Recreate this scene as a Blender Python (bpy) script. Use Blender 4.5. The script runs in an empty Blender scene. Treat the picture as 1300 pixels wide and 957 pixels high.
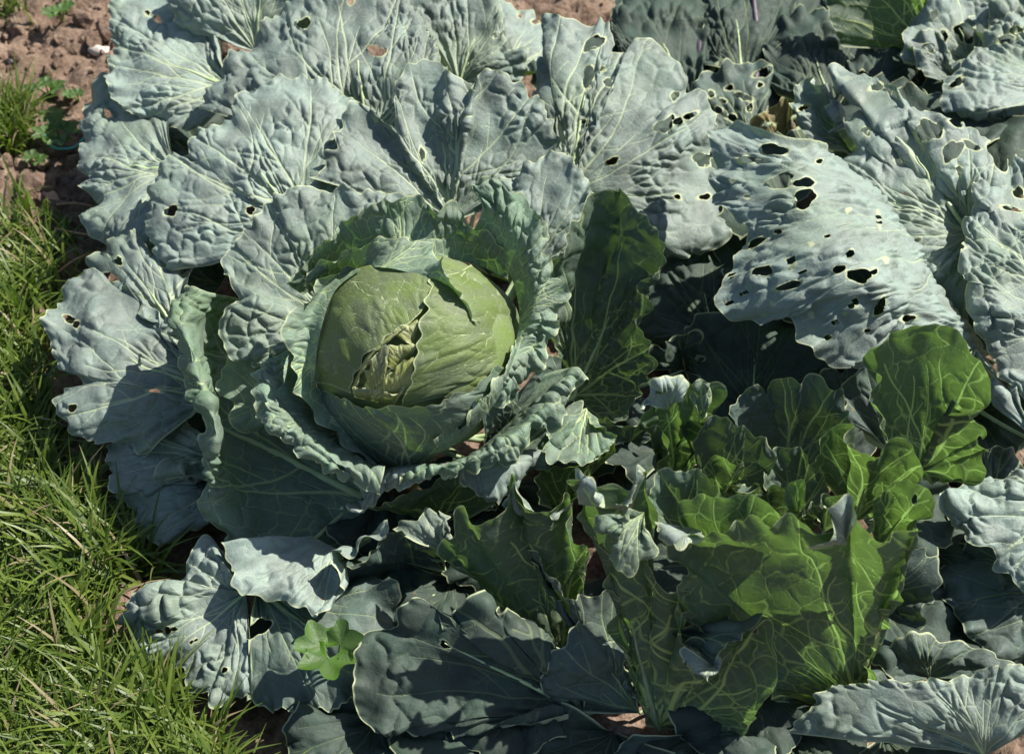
import bpy, math, random
import numpy as np
random.seed(7)
RS = np.random.RandomState
scene = bpy.context.scene
col = scene.collection

# ------------------------------------------------------------------ camera
PITCH = math.radians(48); FPX = 1300*50/36.0; IW, IH = 1300, 957
RIGHT = np.array([1., 0, 0]); FWD = np.array([0, math.cos(PITCH), -math.sin(PITCH)])
UP = np.array([0, math.sin(PITCH), math.cos(PITCH)])
def pdir(px, py): return FWD + RIGHT*(px-IW/2)/FPX + UP*(IH/2-py)/FPX
HEADC = np.array([0., 0, .17]); HEADR = .092
CAM = HEADC - 1.25*pdir(527, 447)
cd = bpy.data.cameras.new('camera'); cam = bpy.data.objects.new('camera', cd); col.objects.link(cam)
cam.location = CAM; cam.rotation_euler = (math.pi/2-PITCH, 0, 0)
cd.lens = 50; cd.sensor_width = 36; cd.clip_end = 500; cd.clip_start = .02
cd.dof.use_dof = True; cd.dof.focus_distance = 1.22; cd.dof.aperture_fstop = 9
scene.camera = cam
# ------------------------------------------------------------------ light
SUN_DIR = np.array([.58, .25, .775]); SUN_DIR /= np.linalg.norm(SUN_DIR)
w = bpy.data.worlds.new('World'); scene.world = w; w.use_nodes = True
nt = w.node_tree; bg = nt.nodes['Background']
sky = nt.nodes.new('ShaderNodeTexSky'); sky.sky_type = 'NISHITA'; sky.sun_disc = False
sky.sun_elevation = math.asin(SUN_DIR[2]); sky.sun_rotation = math.atan2(SUN_DIR[0], SUN_DIR[1])
nt.links.new(sky.outputs[0], bg.inputs[0]); bg.inputs[1].default_value = .07
sd = bpy.data.lights.new('sun', 'SUN'); so = bpy.data.objects.new('sun', sd); col.objects.link(so)
sd.energy = 5.0; sd.angle = math.radians(.5); sd.color = (1, .95, .87)
from mathutils import Vector
so.rotation_euler = Vector(SUN_DIR).to_track_quat('Z', 'Y').to_euler(); so.location = (1, 1, 2)
scene.view_settings.view_transform = 'Standard'; scene.view_settings.look = 'None'
scene.view_settings.exposure = 1.0; scene.view_settings.gamma = 1
scene.render.engine = 'CYCLES'
scene.cycles.max_bounces = 8; scene.cycles.diffuse_bounces = 4; scene.cycles.transmission_bounces = 4

# ------------------------------------------------------------------ helpers
def G(px, py, z):                      # pixel + height in metres -> point
    d = pdir(px, py); return CAM + d*((z-CAM[2])/d[2])
def S(px, py, off=0.):                 # pixel on the head ball, lifted off cm
    d = pdir(px, py); dn = d/np.linalg.norm(d); t = np.dot(HEADC-CAM, dn)
    h2 = HEADR**2 - (np.dot(HEADC-CAM, HEADC-CAM) - t*t)
    if h2 > 0: t -= math.sqrt(h2)
    return CAM + dn*(t-off*.01)
def s(px, py, off=0.): return ('s', px, py, off)
def proj(P):
    q = P-CAM; f = q@FWD
    return IW/2+FPX*(q@RIGHT)/f, IH/2-FPX*(q@UP)/f
def pt(c): return S(*c[1:]) if c[0] == 's' else G(c[0], c[1], c[2]*.01)
def catmull(P, n=9):
    P = np.asarray(P, float)
    if len(P) < 3: return P
    Q = np.vstack([2*P[0]-P[1], P, 2*P[-1]-P[-2]]); out = []
    t = np.linspace(0, 1, n, endpoint=False)[:, None]
    for i in range(1, len(Q)-2):
        a, b, c, d = Q[i-1:i+3]
        out.append(.5*(2*b+(c-a)*t+(2*a-5*b+4*c-d)*t*t+(3*b-a-3*c+d)*t**3))
    return np.vstack(out+[P[-1:]])
def arclen(P): return np.concatenate([[0], np.cumsum(np.linalg.norm(np.diff(P, axis=0), axis=1))])
def resample(P, n):
    if len(P) == 1: return np.repeat(P, n, 0)
    s_ = arclen(P); t = np.linspace(0, s_[-1], n)
    return np.stack([np.interp(t, s_, P[:, k]) for k in range(3)], 1)
class Wave:                            # smooth random function of the plane
    def __init__(self, rng, lmin, lmax, n=9):
        l = np.exp(rng.uniform(math.log(lmin), math.log(lmax), n)); a = rng.uniform(0, 2*math.pi, n)
        self.k = np.stack([np.cos(a), np.sin(a)], 1)*(2*math.pi/l)[:, None]
        self.p = rng.uniform(0, 6.28, n); self.a = (l/lmax)**.5; self.a /= math.sqrt((self.a**2).sum()/2)
    def __call__(self, x, y=0.):
        r = 0
        for k, p, a in zip(self.k, self.p, self.a): r = r+a*np.sin(k[0]*x+k[1]*y+p)
        return r
def voronoi(X, Y, size, rng, jit=.7):
    gx, gy = X/size, Y/size; i0, j0 = int(gx.min())-4, int(gy.min())-4
    nx, ny = int(gx.max())-i0+6, int(gy.max())-j0+6
    jx = rng.uniform(-.5, .5, (nx, ny))*jit; jy = rng.uniform(-.5, .5, (nx, ny))*jit
    ci = np.floor(gx).astype(int)-i0; cj = np.floor(gy).astype(int)-j0
    best = np.full(X.shape, 1e9); bx = np.zeros_like(X); by = np.zeros_like(X)
    offs = [(a, b) for a in (-1, 0, 1) for b in (-1, 0, 1)]
    def seed(a, b):
        ii = np.clip(ci+a, 0, nx-1); jj = np.clip(cj+b, 0, ny-1)
        return ii+i0+.5+jx[ii, jj], jj+j0+.5+jy[ii, jj]
    for a, b in offs:
        sx, sy = seed(a, b); d = (sx-gx)**2+(sy-gy)**2; m = d < best
        best = np.where(m, d, best); bx = np.where(m, sx, bx); by = np.where(m, sy, by)
    ed = np.full(X.shape, 1e9)
    for a in (-2, -1, 0, 1, 2):
        for b in (-2, -1, 0, 1, 2):
            sx, sy = seed(a, b); dx, dy = sx-bx, sy-by; L = np.sqrt(dx*dx+dy*dy)
            ok = L > 1e-5
            e = ((sx-gx)**2+(sy-gy)**2-best)/(2*np.where(ok, L, 1))
            ed = np.where(ok & (e < ed), e, ed)
    return ed*size
def link(o, parent=None):
    col.objects.link(o); o.parent = parent; return o
def mesh_np(name, V, F, mat, parent=None, smooth=True, attrs=None):
    me = bpy.data.meshes.new(name); V = np.asarray(V, np.float32); F = np.asarray(F, np.int32)
    k = F.shape[1]
    me.vertices.add(len(V)); me.vertices.foreach_set('co', V.ravel())
    me.loops.add(F.size); me.loops.foreach_set('vertex_index', F.ravel())
    me.polygons.add(len(F)); me.polygons.foreach_set('loop_start', np.arange(0, F.size, k, dtype=np.int32))
    try: me.polygons.foreach_set('loop_total', np.full(len(F), k, np.int32))
    except Exception: pass
    me.polygons.foreach_set('use_smooth', np.full(len(F), smooth))
    for an, (ty, arr) in (attrs or {}).items():
        at = me.attributes.new(an, ty, 'POINT')
        at.data.foreach_set('value' if ty == 'FLOAT' else 'vector', np.asarray(arr, np.float32).ravel())
    me.update(calc_edges=True); me.materials.append(mat)
    return link(bpy.data.objects.new(name, me), parent)
def tube(name, P, R, mat, parent=None, n=8, origin=None):
    P = np.asarray(P, float); R = np.asarray(R, float)
    T = np.gradient(P, axis=0); T /= np.linalg.norm(T, axis=1)[:, None]+1e-12
    ref = np.array([0.3, 0.2, 1.]); A = np.cross(T, ref); A /= np.linalg.norm(A, axis=1)[:, None]+1e-12
    B = np.cross(T, A); th = np.linspace(0, 2*math.pi, n, endpoint=False)
    V = P[:, None]+R[:, None, None]*(A[:, None]*np.cos(th)[None, :, None]+B[:, None]*np.sin(th)[None, :, None])
    m = len(P); V = V.reshape(-1, 3)
    F = [(i*n+j, i*n+(j+1) % n, (i+1)*n+(j+1) % n, (i+1)*n+j) for i in range(m-1) for j in range(n)]
    V = np.vstack([V, P[:1], P[-1:]]); a, b = m*n, m*n+1
    F += [(a, (j+1) % n, j, j) for j in range(0)]
    if origin is not None: V = V-origin
    return mesh_np(name, V, F, mat, parent)
def tag(o, label, cat, group=None, kind=None):
    if label: o['label'] = label
    if cat: o['category'] = cat
    if group: o['group'] = group
    if kind: o['kind'] = kind
    return o
def empty(name, loc, label, cat, group=None):
    o = bpy.data.objects.new(name, None); o.location = loc; o.empty_display_size = .05; link(o)
    return tag(o, label, cat, group)

# ------------------------------------------------------------------ materials
def newmat(name):
    m = bpy.data.materials.new(name); m.use_nodes = True; t = m.node_tree
    for n in list(t.nodes): t.nodes.remove(n)
    out = t.nodes.new('ShaderNodeOutputMaterial'); return m, t, out
def N(t, ty, **kw):
    n = t.nodes.new(ty)
    for k, v in kw.items():
        if k.startswith('i_'):
            key = k[2:]; key = int(key) if key.isdigit() else key.replace('_', ' ')
            n.inputs[key].default_value = v
        else: setattr(n, k, v)
    return n
def mixc(t, fac, a, b, mode='MIX'):
    m = N(t, 'ShaderNodeMix', data_type='RGBA', blend_type=mode)
    for i, x in ((0, fac), (6, a), (7, b)):
        if hasattr(x, 'links'): t.links.new(x, m.inputs[i])
        else: m.inputs[i].default_value = (*x, 1) if isinstance(x, tuple) else x
    return m.outputs[2]
def mapr(t, x, a, b, c=0., d=1., smooth=True):
    m = N(t, 'ShaderNodeMapRange', interpolation_type='SMOOTHSTEP' if smooth else 'LINEAR')
    t.links.new(x, m.inputs[0])
    for i, v in enumerate((a, b, c, d)): m.inputs[1+i].default_value = v
    return m.outputs[0]
def math_(t, op, a, b=0.):
    m = N(t, 'ShaderNodeMath', operation=op)
    for i, x in enumerate((a, b)):
        if hasattr(x, 'links'): t.links.new(x, m.inputs[i])
        else: m.inputs[i].default_value = x
    return m.outputs[0]
def leaf_material(name, green, bloom, vein, trans, bloomamt, transfac, rough=.5, netamt=.75, spec=.4):
    m, t, out = newmat(name); L = t.links.new
    at = lambda n: N(t, 'ShaderNodeAttribute', attribute_name=n).outputs['Fac']
    fl = N(t, 'ShaderNodeAttribute', attribute_name='flat').outputs['Vector']
    n1 = N(t, 'ShaderNodeTexNoise', i_Scale=28., i_Detail=5., i_Roughness=.6); L(fl, n1.inputs['Vector'])
    n2 = N(t, 'ShaderNodeTexNoise', i_Scale=260., i_Detail=4., i_Roughness=.65); L(fl, n2.inputs['Vector'])
    n3 = N(t, 'ShaderNodeTexNoise', i_Scale=1100., i_Detail=2.); L(fl, n3.inputs['Vector'])
    b = math_(t, 'MULTIPLY', mapr(t, n1.outputs[0], .28, .62, .45, 1.), mapr(t, n2.outputs[0], .25, .6, .7, 1.))
    b = math_(t, 'MULTIPLY', b, bloomamt)
    c = mixc(t, b, green, bloom)
    c = mixc(t, math_(t, 'MULTIPLY', mapr(t, n3.outputs[0], .35, .7), .18), c, tuple(x*.6 for x in green))
    oi = N(t, 'ShaderNodeObjectInfo').outputs['Random']
    hs = N(t, 'ShaderNodeHueSaturation'); L(c, hs.inputs['Color']); L(mapr(t, oi, 0, 1, .80, 1.16, False), hs.inputs['Value'])
    L(mapr(t, n1.outputs[0], .35, .65, .8, 1.25), hs.inputs['Saturation']); c = hs.outputs[0]
    old = N(t, 'ShaderNodeTexNoise', i_Scale=9., i_Detail=3.); L(fl, old.inputs['Vector'])
    c = mixc(t, math_(t, 'MULTIPLY', mapr(t, old.outputs[0], .52, .72), .35), c, tuple(x*y for x, y in zip(green, (1.9, 1.8, 1.3))))
    sp = N(t, 'ShaderNodeTexNoise', i_Scale=420., i_Detail=1.); L(fl, sp.inputs['Vector'])
    c = mixc(t, math_(t, 'MULTIPLY', mapr(t, sp.outputs[0], .72, .78), .5), c, (.13, .09, .055))
    main = mapr(t, at('vd'), -.0002, .0006, 1., 0.)
    net = math_(t, 'MULTIPLY', mapr(t, at('v1'), .0001, .0009, 1., 0.), netamt)
    fine = math_(t, 'MULTIPLY', mapr(t, at('v2'), .0001, .001, 1., 0.), netamt*.22)
    vm = math_(t, 'MAXIMUM', main, math_(t, 'MAXIMUM', net, fine))
    vm = math_(t, 'MULTIPLY', vm, mapr(t, n1.outputs[0], .25, .5, .7, 1.))
    c = mixc(t, math_(t, 'MULTIPLY', vm, .85), c, vein)
    edge = mapr(t, at('ed'), .0005, .0018, 1., 0.)
    c = mixc(t, math_(t, 'MULTIPLY', edge, .75), c, (.42, .46, .27))
    # brown nibbled blemishes
    n4 = N(t, 'ShaderNodeTexNoise', i_Scale=75., i_Detail=3.); L(fl, n4.inputs['Vector'])
    c = mixc(t, mapr(t, n4.outputs[0], .755, .79), c, (.20, .12, .06))
    tc = mixc(t, math_(t, 'MULTIPLY', vm, .9), trans, tuple(min(1, x*2.7+.07) for x in trans))
    p = N(t, 'ShaderNodeBsdfPrincipled'); L(c, p.inputs['Base Color'])
    p.inputs['Specular IOR Level'].default_value = spec
    L(mapr(t, n2.outputs[0], .3, .7, rough-.1, rough+.12), p.inputs['Roughness'])
    bp = N(t, 'ShaderNodeBump', i_Strength=.55, i_Distance=.0016)
    h = math_(t, 'ADD', math_(t, 'MULTIPLY', n2.outputs[0], .9), math_(t, 'MULTIPLY', n3.outputs[0], .25))
    h = math_(t, 'SUBTRACT', h, math_(t, 'MULTIPLY', vm, .5))
    L(h, bp.inputs['Height']); L(bp.outputs[0], p.inputs['Normal'])
    tr = N(t, 'ShaderNodeBsdfTranslucent'); L(tc, tr.inputs[0]); L(bp.outputs[0], tr.inputs[1])
    mx = N(t, 'ShaderNodeMixShader', i_0=transfac); L(p.outputs[0], mx.inputs[1]); L(tr.outputs[0], mx.inputs[2])
    L(mx.outputs[0], out.inputs[0]); return m
VE = (.36, .44, .24)
M = {
 'blue': leaf_material('blue_cabbage_leaf', (.075, .110, .082), (.25, .303, .272), (.37, .43, .28), (.09, .18, .02), 1., .14, .52, .38, .3),
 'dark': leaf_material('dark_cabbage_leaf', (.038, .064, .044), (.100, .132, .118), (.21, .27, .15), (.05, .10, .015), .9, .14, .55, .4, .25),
 'mid': leaf_material('wrapper_cabbage_leaf', (.070, .115, .066), (.195, .262, .205), (.40, .48, .24), (.09, .19, .02), .9, .2, .52, .7, .3),
 'under': leaf_material('leaf_underside', (.045, .075, .042), (.105, .145, .108), (.44, .51, .19), (.12, .225, .036), .8, .36, .55, .6, .3),
 'shaded_side': leaf_material('shaded_side_leaf', (.042, .068, .040), (.115, .158, .125), (.36, .43, .19), (.07, .13, .025), .8, .22, .55, .6, .3),  # darker copy of the wrapper leaf, shade put into its colour
 'withered': leaf_material('withered_leaf', (.12, .10, .045), (.24, .20, .11), (.34, .32, .18), (.12, .12, .02), .8, .2, .6, .5, .2),
 'shade_dull': leaf_material('shade_darkened_leaf', (.026, .044, .030), (.055, .076, .064), (.11, .14, .08), (.04, .08, .012), .85, .12, .6, .4, .2),  # leaf colour darkened to carry the shade under and between plants
 'head': leaf_material('head_leaf', (.125, .172, .062), (.180, .228, .112), (.36, .41, .23), (.14, .22, .04), .6, .16, .45, .8, .25),
 'heart': leaf_material('heart_leaf', (.24, .27, .09), (.29, .32, .15), (.38, .40, .22), (.22, .27, .06), .5, .2, .42, .5),
}
def simple(name, c1, c2, scale=60, rough=.6, bump=.3, spec=.3):
    m, t, out = newmat(name); L = t.links.new
    tc = N(t, 'ShaderNodeTexCoord'); n = N(t, 'ShaderNodeTexNoise', i_Scale=scale, i_Detail=5.)
    L(tc.outputs['Object'], n.inputs['Vector'])
    p = N(t, 'ShaderNodeBsdfPrincipled', i_Roughness=rough); p.inputs['Specular IOR Level'].default_value = spec
    L(mixc(t, mapr(t, n.outputs[0], .3, .7), c1, c2), p.inputs['Base Color'])
    bp = N(t, 'ShaderNodeBump', i_Strength=bump, i_Distance=.003); L(n.outputs[0], bp.inputs['Height']); L(bp.outputs[0], p.inputs['Normal'])
    L(p.outputs[0], out.inputs[0]); return m
MIDRIB = simple('midrib_green', (.30, .40, .19), (.40, .48, .27), 90, .45)
MIDDARK = simple('midrib_dark', (.15, .21, .10), (.24, .30, .16), 90, .5)
PURPLE = simple('purple_stalk', (.07, .045, .075), (.11, .09, .11), 70, .5)
STALK = simple('stalk', (.16, .17, .09), (.28, .27, .17), 60, .7)

# ------------------------------------------------------------------ leaf builder
class Plant: zmul = 1
NLEAF = [0]; TRIS = [0]
def grow_veins(rng, A, r0, Rf, mid, wmul):
    """segments (x0,y0,x1,y1,w0,w1) in flat polar leaf space"""
    segs = []; Rm = float(np.mean(Rf[1])); step = max(.004, Rm*.035)
    am = (mid-.5)*A
    def Rof(a): return np.interp(a, Rf[0], Rf[1])
    gap = [.17*Rm, max(.026, .20*Rm), max(.03, .2*Rm)]
    def run(x, y, ang, w, depth, bias, wmin):
        k = 0; side = rng.choice([-1, 1]); since = rng.uniform(0, .5)*gap[min(depth, 2)]; ln = 0
        while k < 90 and w > wmin:
            rad = math.atan2(x, y)
            ang += bias*step*3 + rng.normal(0, .06)
            d = (rad-ang); ang += .035*math.atan2(math.sin(d), math.cos(d))
            nx, ny = x+math.sin(ang)*step, y+math.cos(ang)*step
            r = math.hypot(nx, ny); a = math.atan2(nx, ny)
            w2 = w*[.95, .957, .94, .93][depth]
            segs.append((x, y, nx, ny, w, w2)); x, y, w = nx, ny, w2; k += 1; since += step
            if abs(a) > A/2+.05 or r > r0+Rof(a)*1.01: break
            if depth < 2 and since > gap[depth]*rng.uniform(.7, 1.3):
                side = -side; since = 0
                run(x, y, ang+side*rng.uniform(.55, .95), w*[.75, .62][depth], depth+1, -side*rng.uniform(.0, 1.), wmin)
    x0, y0 = math.sin(am)*r0, math.cos(am)*r0; W0 = .0036*wmul*max(.45, min(1.25, Rm/.15))
    run(x0, y0, am, W0, 0, 0, .0005)
    for sg in (-1, 1):
        for q, f in ((.38, .6), (.95, .55), (1.55, .5)):
            aa = am+sg*q*rng.uniform(.85, 1.2)
            if abs(aa) < A/2: run(x0, y0, aa, W0*f, 1, -sg*.25, .0005)
    return segs
def seg_dist(X, Y, segs, reach=.02):
    o = np.argsort(X); Xs, Ys = X[o], Y[o]; D = np.full(len(X), reach)
    for x0, y0, x1, y1, w0, w1 in segs:
        i, j = np.searchsorted(Xs, (min(x0, x1)-reach, max(x0, x1)+reach))
        if j <= i: continue
        yy = Ys[i:j]; m = np.nonzero((yy > min(y0, y1)-reach) & (yy < max(y0, y1)+reach))[0]+i
        if not len(m): continue
        dx, dy = x1-x0, y1-y0; L2 = dx*dx+dy*dy+1e-12
        tt = np.clip(((Xs[m]-x0)*dx+(Ys[m]-y0)*dy)/L2, 0, 1)
        d = np.hypot(Xs[m]-x0-tt*dx, Ys[m]-y0-tt*dy)-(w0+(w1-w0)*tt)*.5
        D[m] = np.minimum(D[m], d)
    out = np.empty_like(D); out[o] = D; return out
def leaf(plant, base, *curves, mat='blue', b=0., bk=.55, frill=.006, pucker=.0035, cell=.024, under=False,
         wav=.004, elong=.85, holes=(), mid=.5, rib=.55, wmul=1., seed=None, name='leaf', label=None, nibble=.35, rough_edge=1., petiole=True, dens=2.05, fl=(.022, .06), zs=None):
    NLEAF[0] += 1; rng = RS(seed if seed is not None else 100+NLEAF[0])
    cell *= 1.1
    if plant.zmul != 1: base, curves = [(c[0], c[1], c[2]*plant.zmul) for c in base], tuple([(c[0], c[1], c[2]*plant.zmul) for c in cv] for cv in curves)
    if zs: base, curves = [(c[0], c[1], zs[0]+(c[2]-zs[0])*zs[1]) for c in base], tuple([(c[0], c[1], zs[0]+(c[2]-zs[0])*zs[1]) for c in cv] for cv in curves)
    C = [catmull(np.array([pt(c) for c in cv])) for cv in (base,)+curves]
    margin = C[-1]; mx, my = proj(margin); mpx = np.hypot(np.diff(mx), np.diff(my)).sum()
    nu = int(np.clip(mpx/dens, 16, 620))
    C = [resample(c, nu) for c in C]
    pl = sum(np.mean(np.hypot(*(np.array(proj(C[i+1]))-np.array(proj(C[i]))))) for i in range(len(C)-1))
    l3 = sum(np.mean(np.linalg.norm(C[i+1]-C[i], axis=1)) for i in range(len(C)-1))
    nv = int(np.clip(max(pl, l3*700)/dens, 10, 300))
    v = np.linspace(0, 1, nv); Kc = len(C)
    if Kc == 2:
        P = C[0][:, None]*(1-v)[None, :, None]+C[1][:, None]*v[None, :, None]
        prof = np.where(v < bk, 1-((bk-v)/bk)**2, 1-((v-bk)/(1-bk))**2)
        tocam = CAM-P; tocam /= np.linalg.norm(tocam, axis=2)[:, :, None]
        P = P+tocam*(b*.01*prof)[None, :, None]
    else:
        st = np.stack(C, 0); st = np.concatenate([2*st[:1]-st[1:2], st, 2*st[-1:]-st[-2:-1]], 0)
        x = v*(Kc-1); i = np.minimum(x.astype(int), Kc-2); t = (x-i)[:, None, None]
        a_, b_, c_, d_ = st[i], st[i+1], st[i+2], st[i+3]
        P = .5*(2*b_+(c_-a_)*t+(2*a_-5*b_+4*c_-d_)*t*t+(3*b_-a_-3*c_+d_)*t**3)
        P = P.transpose(1, 0, 2)
    # flat leaf coordinates
    R = np.linalg.norm(np.diff(P, axis=1), axis=2).sum(1); Rm = R.mean()
    Lm = np.linalg.norm(np.diff(P[:, -1], axis=0), axis=1).sum(); Lb = np.linalg.norm(np.diff(P[:, 0], axis=0), axis=1).sum()
    k_ = max(2, int(nu*.07)); u = np.linspace(0, 1, nu)
    def smooth_curve(Q):
        pad = np.concatenate([2*Q[:1]-Q[k_:0:-1], Q, 2*Q[-1:]-Q[-2:-k_-2:-1]], 0); cs = np.cumsum(np.concatenate([pad[:1]*0, pad], 0), 0)
        return (cs[2*k_+1:]-cs[:-2*k_-1])/(2*k_+1)
    Ms = smooth_curve(smooth_curve(P[:, -1])); dm_ = np.linalg.norm(np.diff(Ms, axis=0), axis=1); db_ = np.linalg.norm(np.diff(P[:, 0], axis=0), axis=1)
    rd = P[:, -1]-P[:, 0]; rd = smooth_curve(smooth_curve(rd)); rd /= np.linalg.norm(rd, axis=1)[:, None]+1e-9
    if Lb < .012: da = np.arccos(np.clip((rd[1:]*rd[:-1]).sum(1), -1, 1))+1e-4
    else: da = np.maximum(dm_*.15, dm_-db_*dm_.sum()/max(dm_.sum(), 1e-9)*0-db_*.6)/Rm+1e-4
    A = min(4.8, max(.12, da.sum())); r0 = max(.004, min(Lb/A, 1.2))
    if Lb >= .012: da = (dm_+db_)
    a = np.concatenate([[0], np.cumsum(da)]); a = (a/a[-1]-.5)*A
    vl = np.concatenate([np.zeros((nu, 1)), np.cumsum(np.linalg.norm(np.diff(P, axis=1), axis=2), axis=1)], 1)
    rr = r0+vl; X = rr*np.sin(a)[:, None]; Y = rr*np.cos(a)[:, None]; aa = np.repeat(a[:, None], nv, 1)
    # uneven margin
    wv = Wave(rng, .008, .035); wn = Wave(rng, .02, .05)
    marc = arclen(Ms)
    P = P - (P[:, -1:]-P[:, -2:-1])*0
    inset = rough_edge*(.0021*wv(marc)+.004*nibble*np.maximum(0, wn(marc)-1.0))
    dirv = P-np.roll(P, 1, 1); dirv[:, 0] = dirv[:, 1]; dl = np.linalg.norm(dirv, axis=2)[:, :, None]+1e-9
    prof = np.clip((v-.8)/.2, 0, 1)**1.5
    P = P-dirv/dl*(inset[:, None]*prof[None])[:, :, None]
    def normals(P):
        du = np.gradient(P, axis=0); dv = np.gradient(P, axis=1); n = np.cross(du, dv)
        n /= np.linalg.norm(n, axis=2)[:, :, None]+1e-12
        return n
    n = normals(P)
    fc = (n*(CAM-P)).sum(2); sgn = 1. if fc.mean() > 0 else -1.
    n = n*sgn
    Xf, Yf = X.ravel(), Y.ravel()
    W1 = Wave(rng, .05, .14); W2 = Wave(rng, .02, .05); Wf = Wave(rng, fl[0], fl[1], 12)
    wx, wy = Wave(rng, .015, .04), Wave(rng, .015, .04)
    segs = grow_veins(rng, A, r0, (a, R), mid, wmul)
    vd = seg_dist(Xf, Yf, segs)
    Xw = Xf+.0035*wx(Xf, Yf); Yw = Yf+.0035*wy(Xf, Yf)
    pu, pv = aa.ravel()*(r0+Rm*.62)+.0013*wx(Xf, Yf), (rr.ravel()*elong)+.0013*wy(Xf, Yf)
    d1 = voronoi(pu, pv, cell*.74, rng); d2 = voronoi(pu+.3, pv, cell*.33, rng)
    loc_ = np.clip((rr/(r0+Rm*.62)).ravel(), .35, 1.4); d1 = d1*loc_; d2 = d2*loc_
    dm = np.minimum(np.maximum(vd, 0), d1)
    h = 1-(1-np.clip(dm/(cell*.30), 0, 1))**2.4; h2 = 1-(1-np.clip(d2/(cell*.13), 0, 1))**2
    amp = .75+.55*Wave(rng, .04, .11)(Xf, Yf); amp = np.clip(amp, .08, 1.8)
    fade = np.clip(np.repeat(v[None], nu, 0).ravel()*Rm/.035, 0, 1)
    sg = -1. if under else 1.
    side = rr*np.sin(np.clip(np.minimum(aa+A/2, A/2-aa), 0, 1.5)); ed = np.minimum(side, (R[:, None]+r0-rr)).ravel()
    disp = sg*pucker*amp*(h*1.1+.16*h2)*np.clip(ed/.006, .25, 1)
    disp = disp-sg*pucker*.5
    disp += wav*(W1(Xf, Yf)+.4*W2(Xf, Yf))*.6
    edgew = np.clip(1-ed/(.035 if Rm > .08 else Rm*.45), 0, 1)**1.7
    sarc = (marc[:, None]*np.ones(nv)[None]).ravel()
    disp += frill*Wf(sarc, .0)*edgew
    W9 = Wave(rng, .007, .016, 14)
    disp += rough_edge*(.0013 if Rm > .05 else .0007)*W9(sarc, 0.)*np.clip(1-ed/.013, 0, 1)*(frill > .0015)
    disp *= fade
    P = P+n*disp.reshape(nu, nv)[:, :, None]
    V = P.reshape(-1, 3)
    idx = np.arange(nu*nv).reshape(nu, nv)
    q0, q1, q2, q3 = idx[:-1, :-1], idx[1:, :-1], idx[1:, 1:], idx[:-1, 1:]
    F = np.stack([q0, q1, q2, q3] if sgn > 0 else [q0, q3, q2, q1], -1).reshape(-1, 4)
    if holes:
        px, py = proj(V); keepv = np.ones(len(V), bool)
        wh = Wave(rng, .8, 3.)
        for hh in holes:
            hx, hy, ra, rb = hh[:4]; th = math.radians(hh[4] if len(hh) > 4 else 0)
            ex, ey = px-hx, py-hy; cx = ex*math.cos(th)+ey*math.sin(th); cy = -ex*math.sin(th)+ey*math.cos(th)
            cx, cy = cx/ra, cy/rb; rad = np.hypot(cx, cy)+1e-9; ang = np.arctan2(cy, cx)
            lim = 1+.16*np.sin(2*ang+hx)+.12*np.sin(3*ang+hy)+.08*np.sin(5*ang+hx+hy)
            q = rad/lim; scale = min(ra, rb)/1400.
            ed = np.minimum(ed, np.maximum(0, (q-1)*scale*1.15))
            band = (q < 1.0) & (q > 1-1.3*dens/min(ra, rb)) & (q > .45)
            if band.any():                      # pull the ring of vertices just inside out to the rim
                f = (1/q[band]-1)[:, None]
                tx, ty = hx+ex[band]/q[band], hy+ey[band]/q[band]
                dd = pdir(0, 0)[None]*0+FWD+RIGHT*((tx-IW/2)/FPX)[:, None]+UP*((IH/2-ty)/FPX)[:, None]
                dep = ((V[band]-CAM)@FWD)[:, None]
                V[band] = CAM+dd*dep
            keepv &= ~((q < 1.0) & ~band)
        F = F[keepv[F].all(1)]
        used = np.zeros(len(V), bool); used[F.ravel()] = True; rm = np.cumsum(used)-1
        F = rm[F]; Vk = V[used]
    else: used = np.ones(len(V), bool); Vk = V
    TRIS[0] += len(F)*2
    at = {'vd': ('FLOAT', vd[used]), 'v1': ('FLOAT', d1[used]), 'v2': ('FLOAT', d2[used]), 'ed': ('FLOAT', ed[used]),
          'flat': ('FLOAT_VECTOR', np.stack([Xf, Yf, np.full(len(Xf), rng.uniform(0, 9))], 1)[used])}
    o = mesh_np(name, Vk-plant.loc, F, M[mat], plant.obj, attrs=at)
    if label: o['label'] = label
    if rib > 0:
        iu = int(round(mid*(nu-1))); k = max(4, int(nv*rib)); st = max(1, k//14)
        Pm = P[iu, :k:st]-n[iu, :k:st]*.0006
        w0 = .0030*wmul*max(.55, min(1.3, Rm/.16)); rad = np.linspace(w0, w0*.25, len(Pm))
        if petiole and plant.top is not None:
            q = plant.top+np.array([rng.uniform(-.012, .012), rng.uniform(-.012, .012), rng.uniform(-.03, .0)])
            p0 = Pm[0]; mid_ = (q+p0)/2+np.array([0, 0, -.25*np.linalg.norm(p0[:2]-q[:2])*.5])
            tt = np.linspace(0, 1, 9)[:-1, None]
            Q = (1-tt)**2*q+2*tt*(1-tt)*mid_+tt*tt*p0
            Q[:, 2] = np.maximum(Q[:, 2], .006)
            Pm = np.vstack([Q, Pm]); rad = np.concatenate([np.linspace(w0*1.7, w0, 8), rad])
        mo = tube('midrib', Pm, rad, MIDDARK if mat in ('dark', 'under') else MIDRIB, o, 7, plant.loc)
    return o
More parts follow.
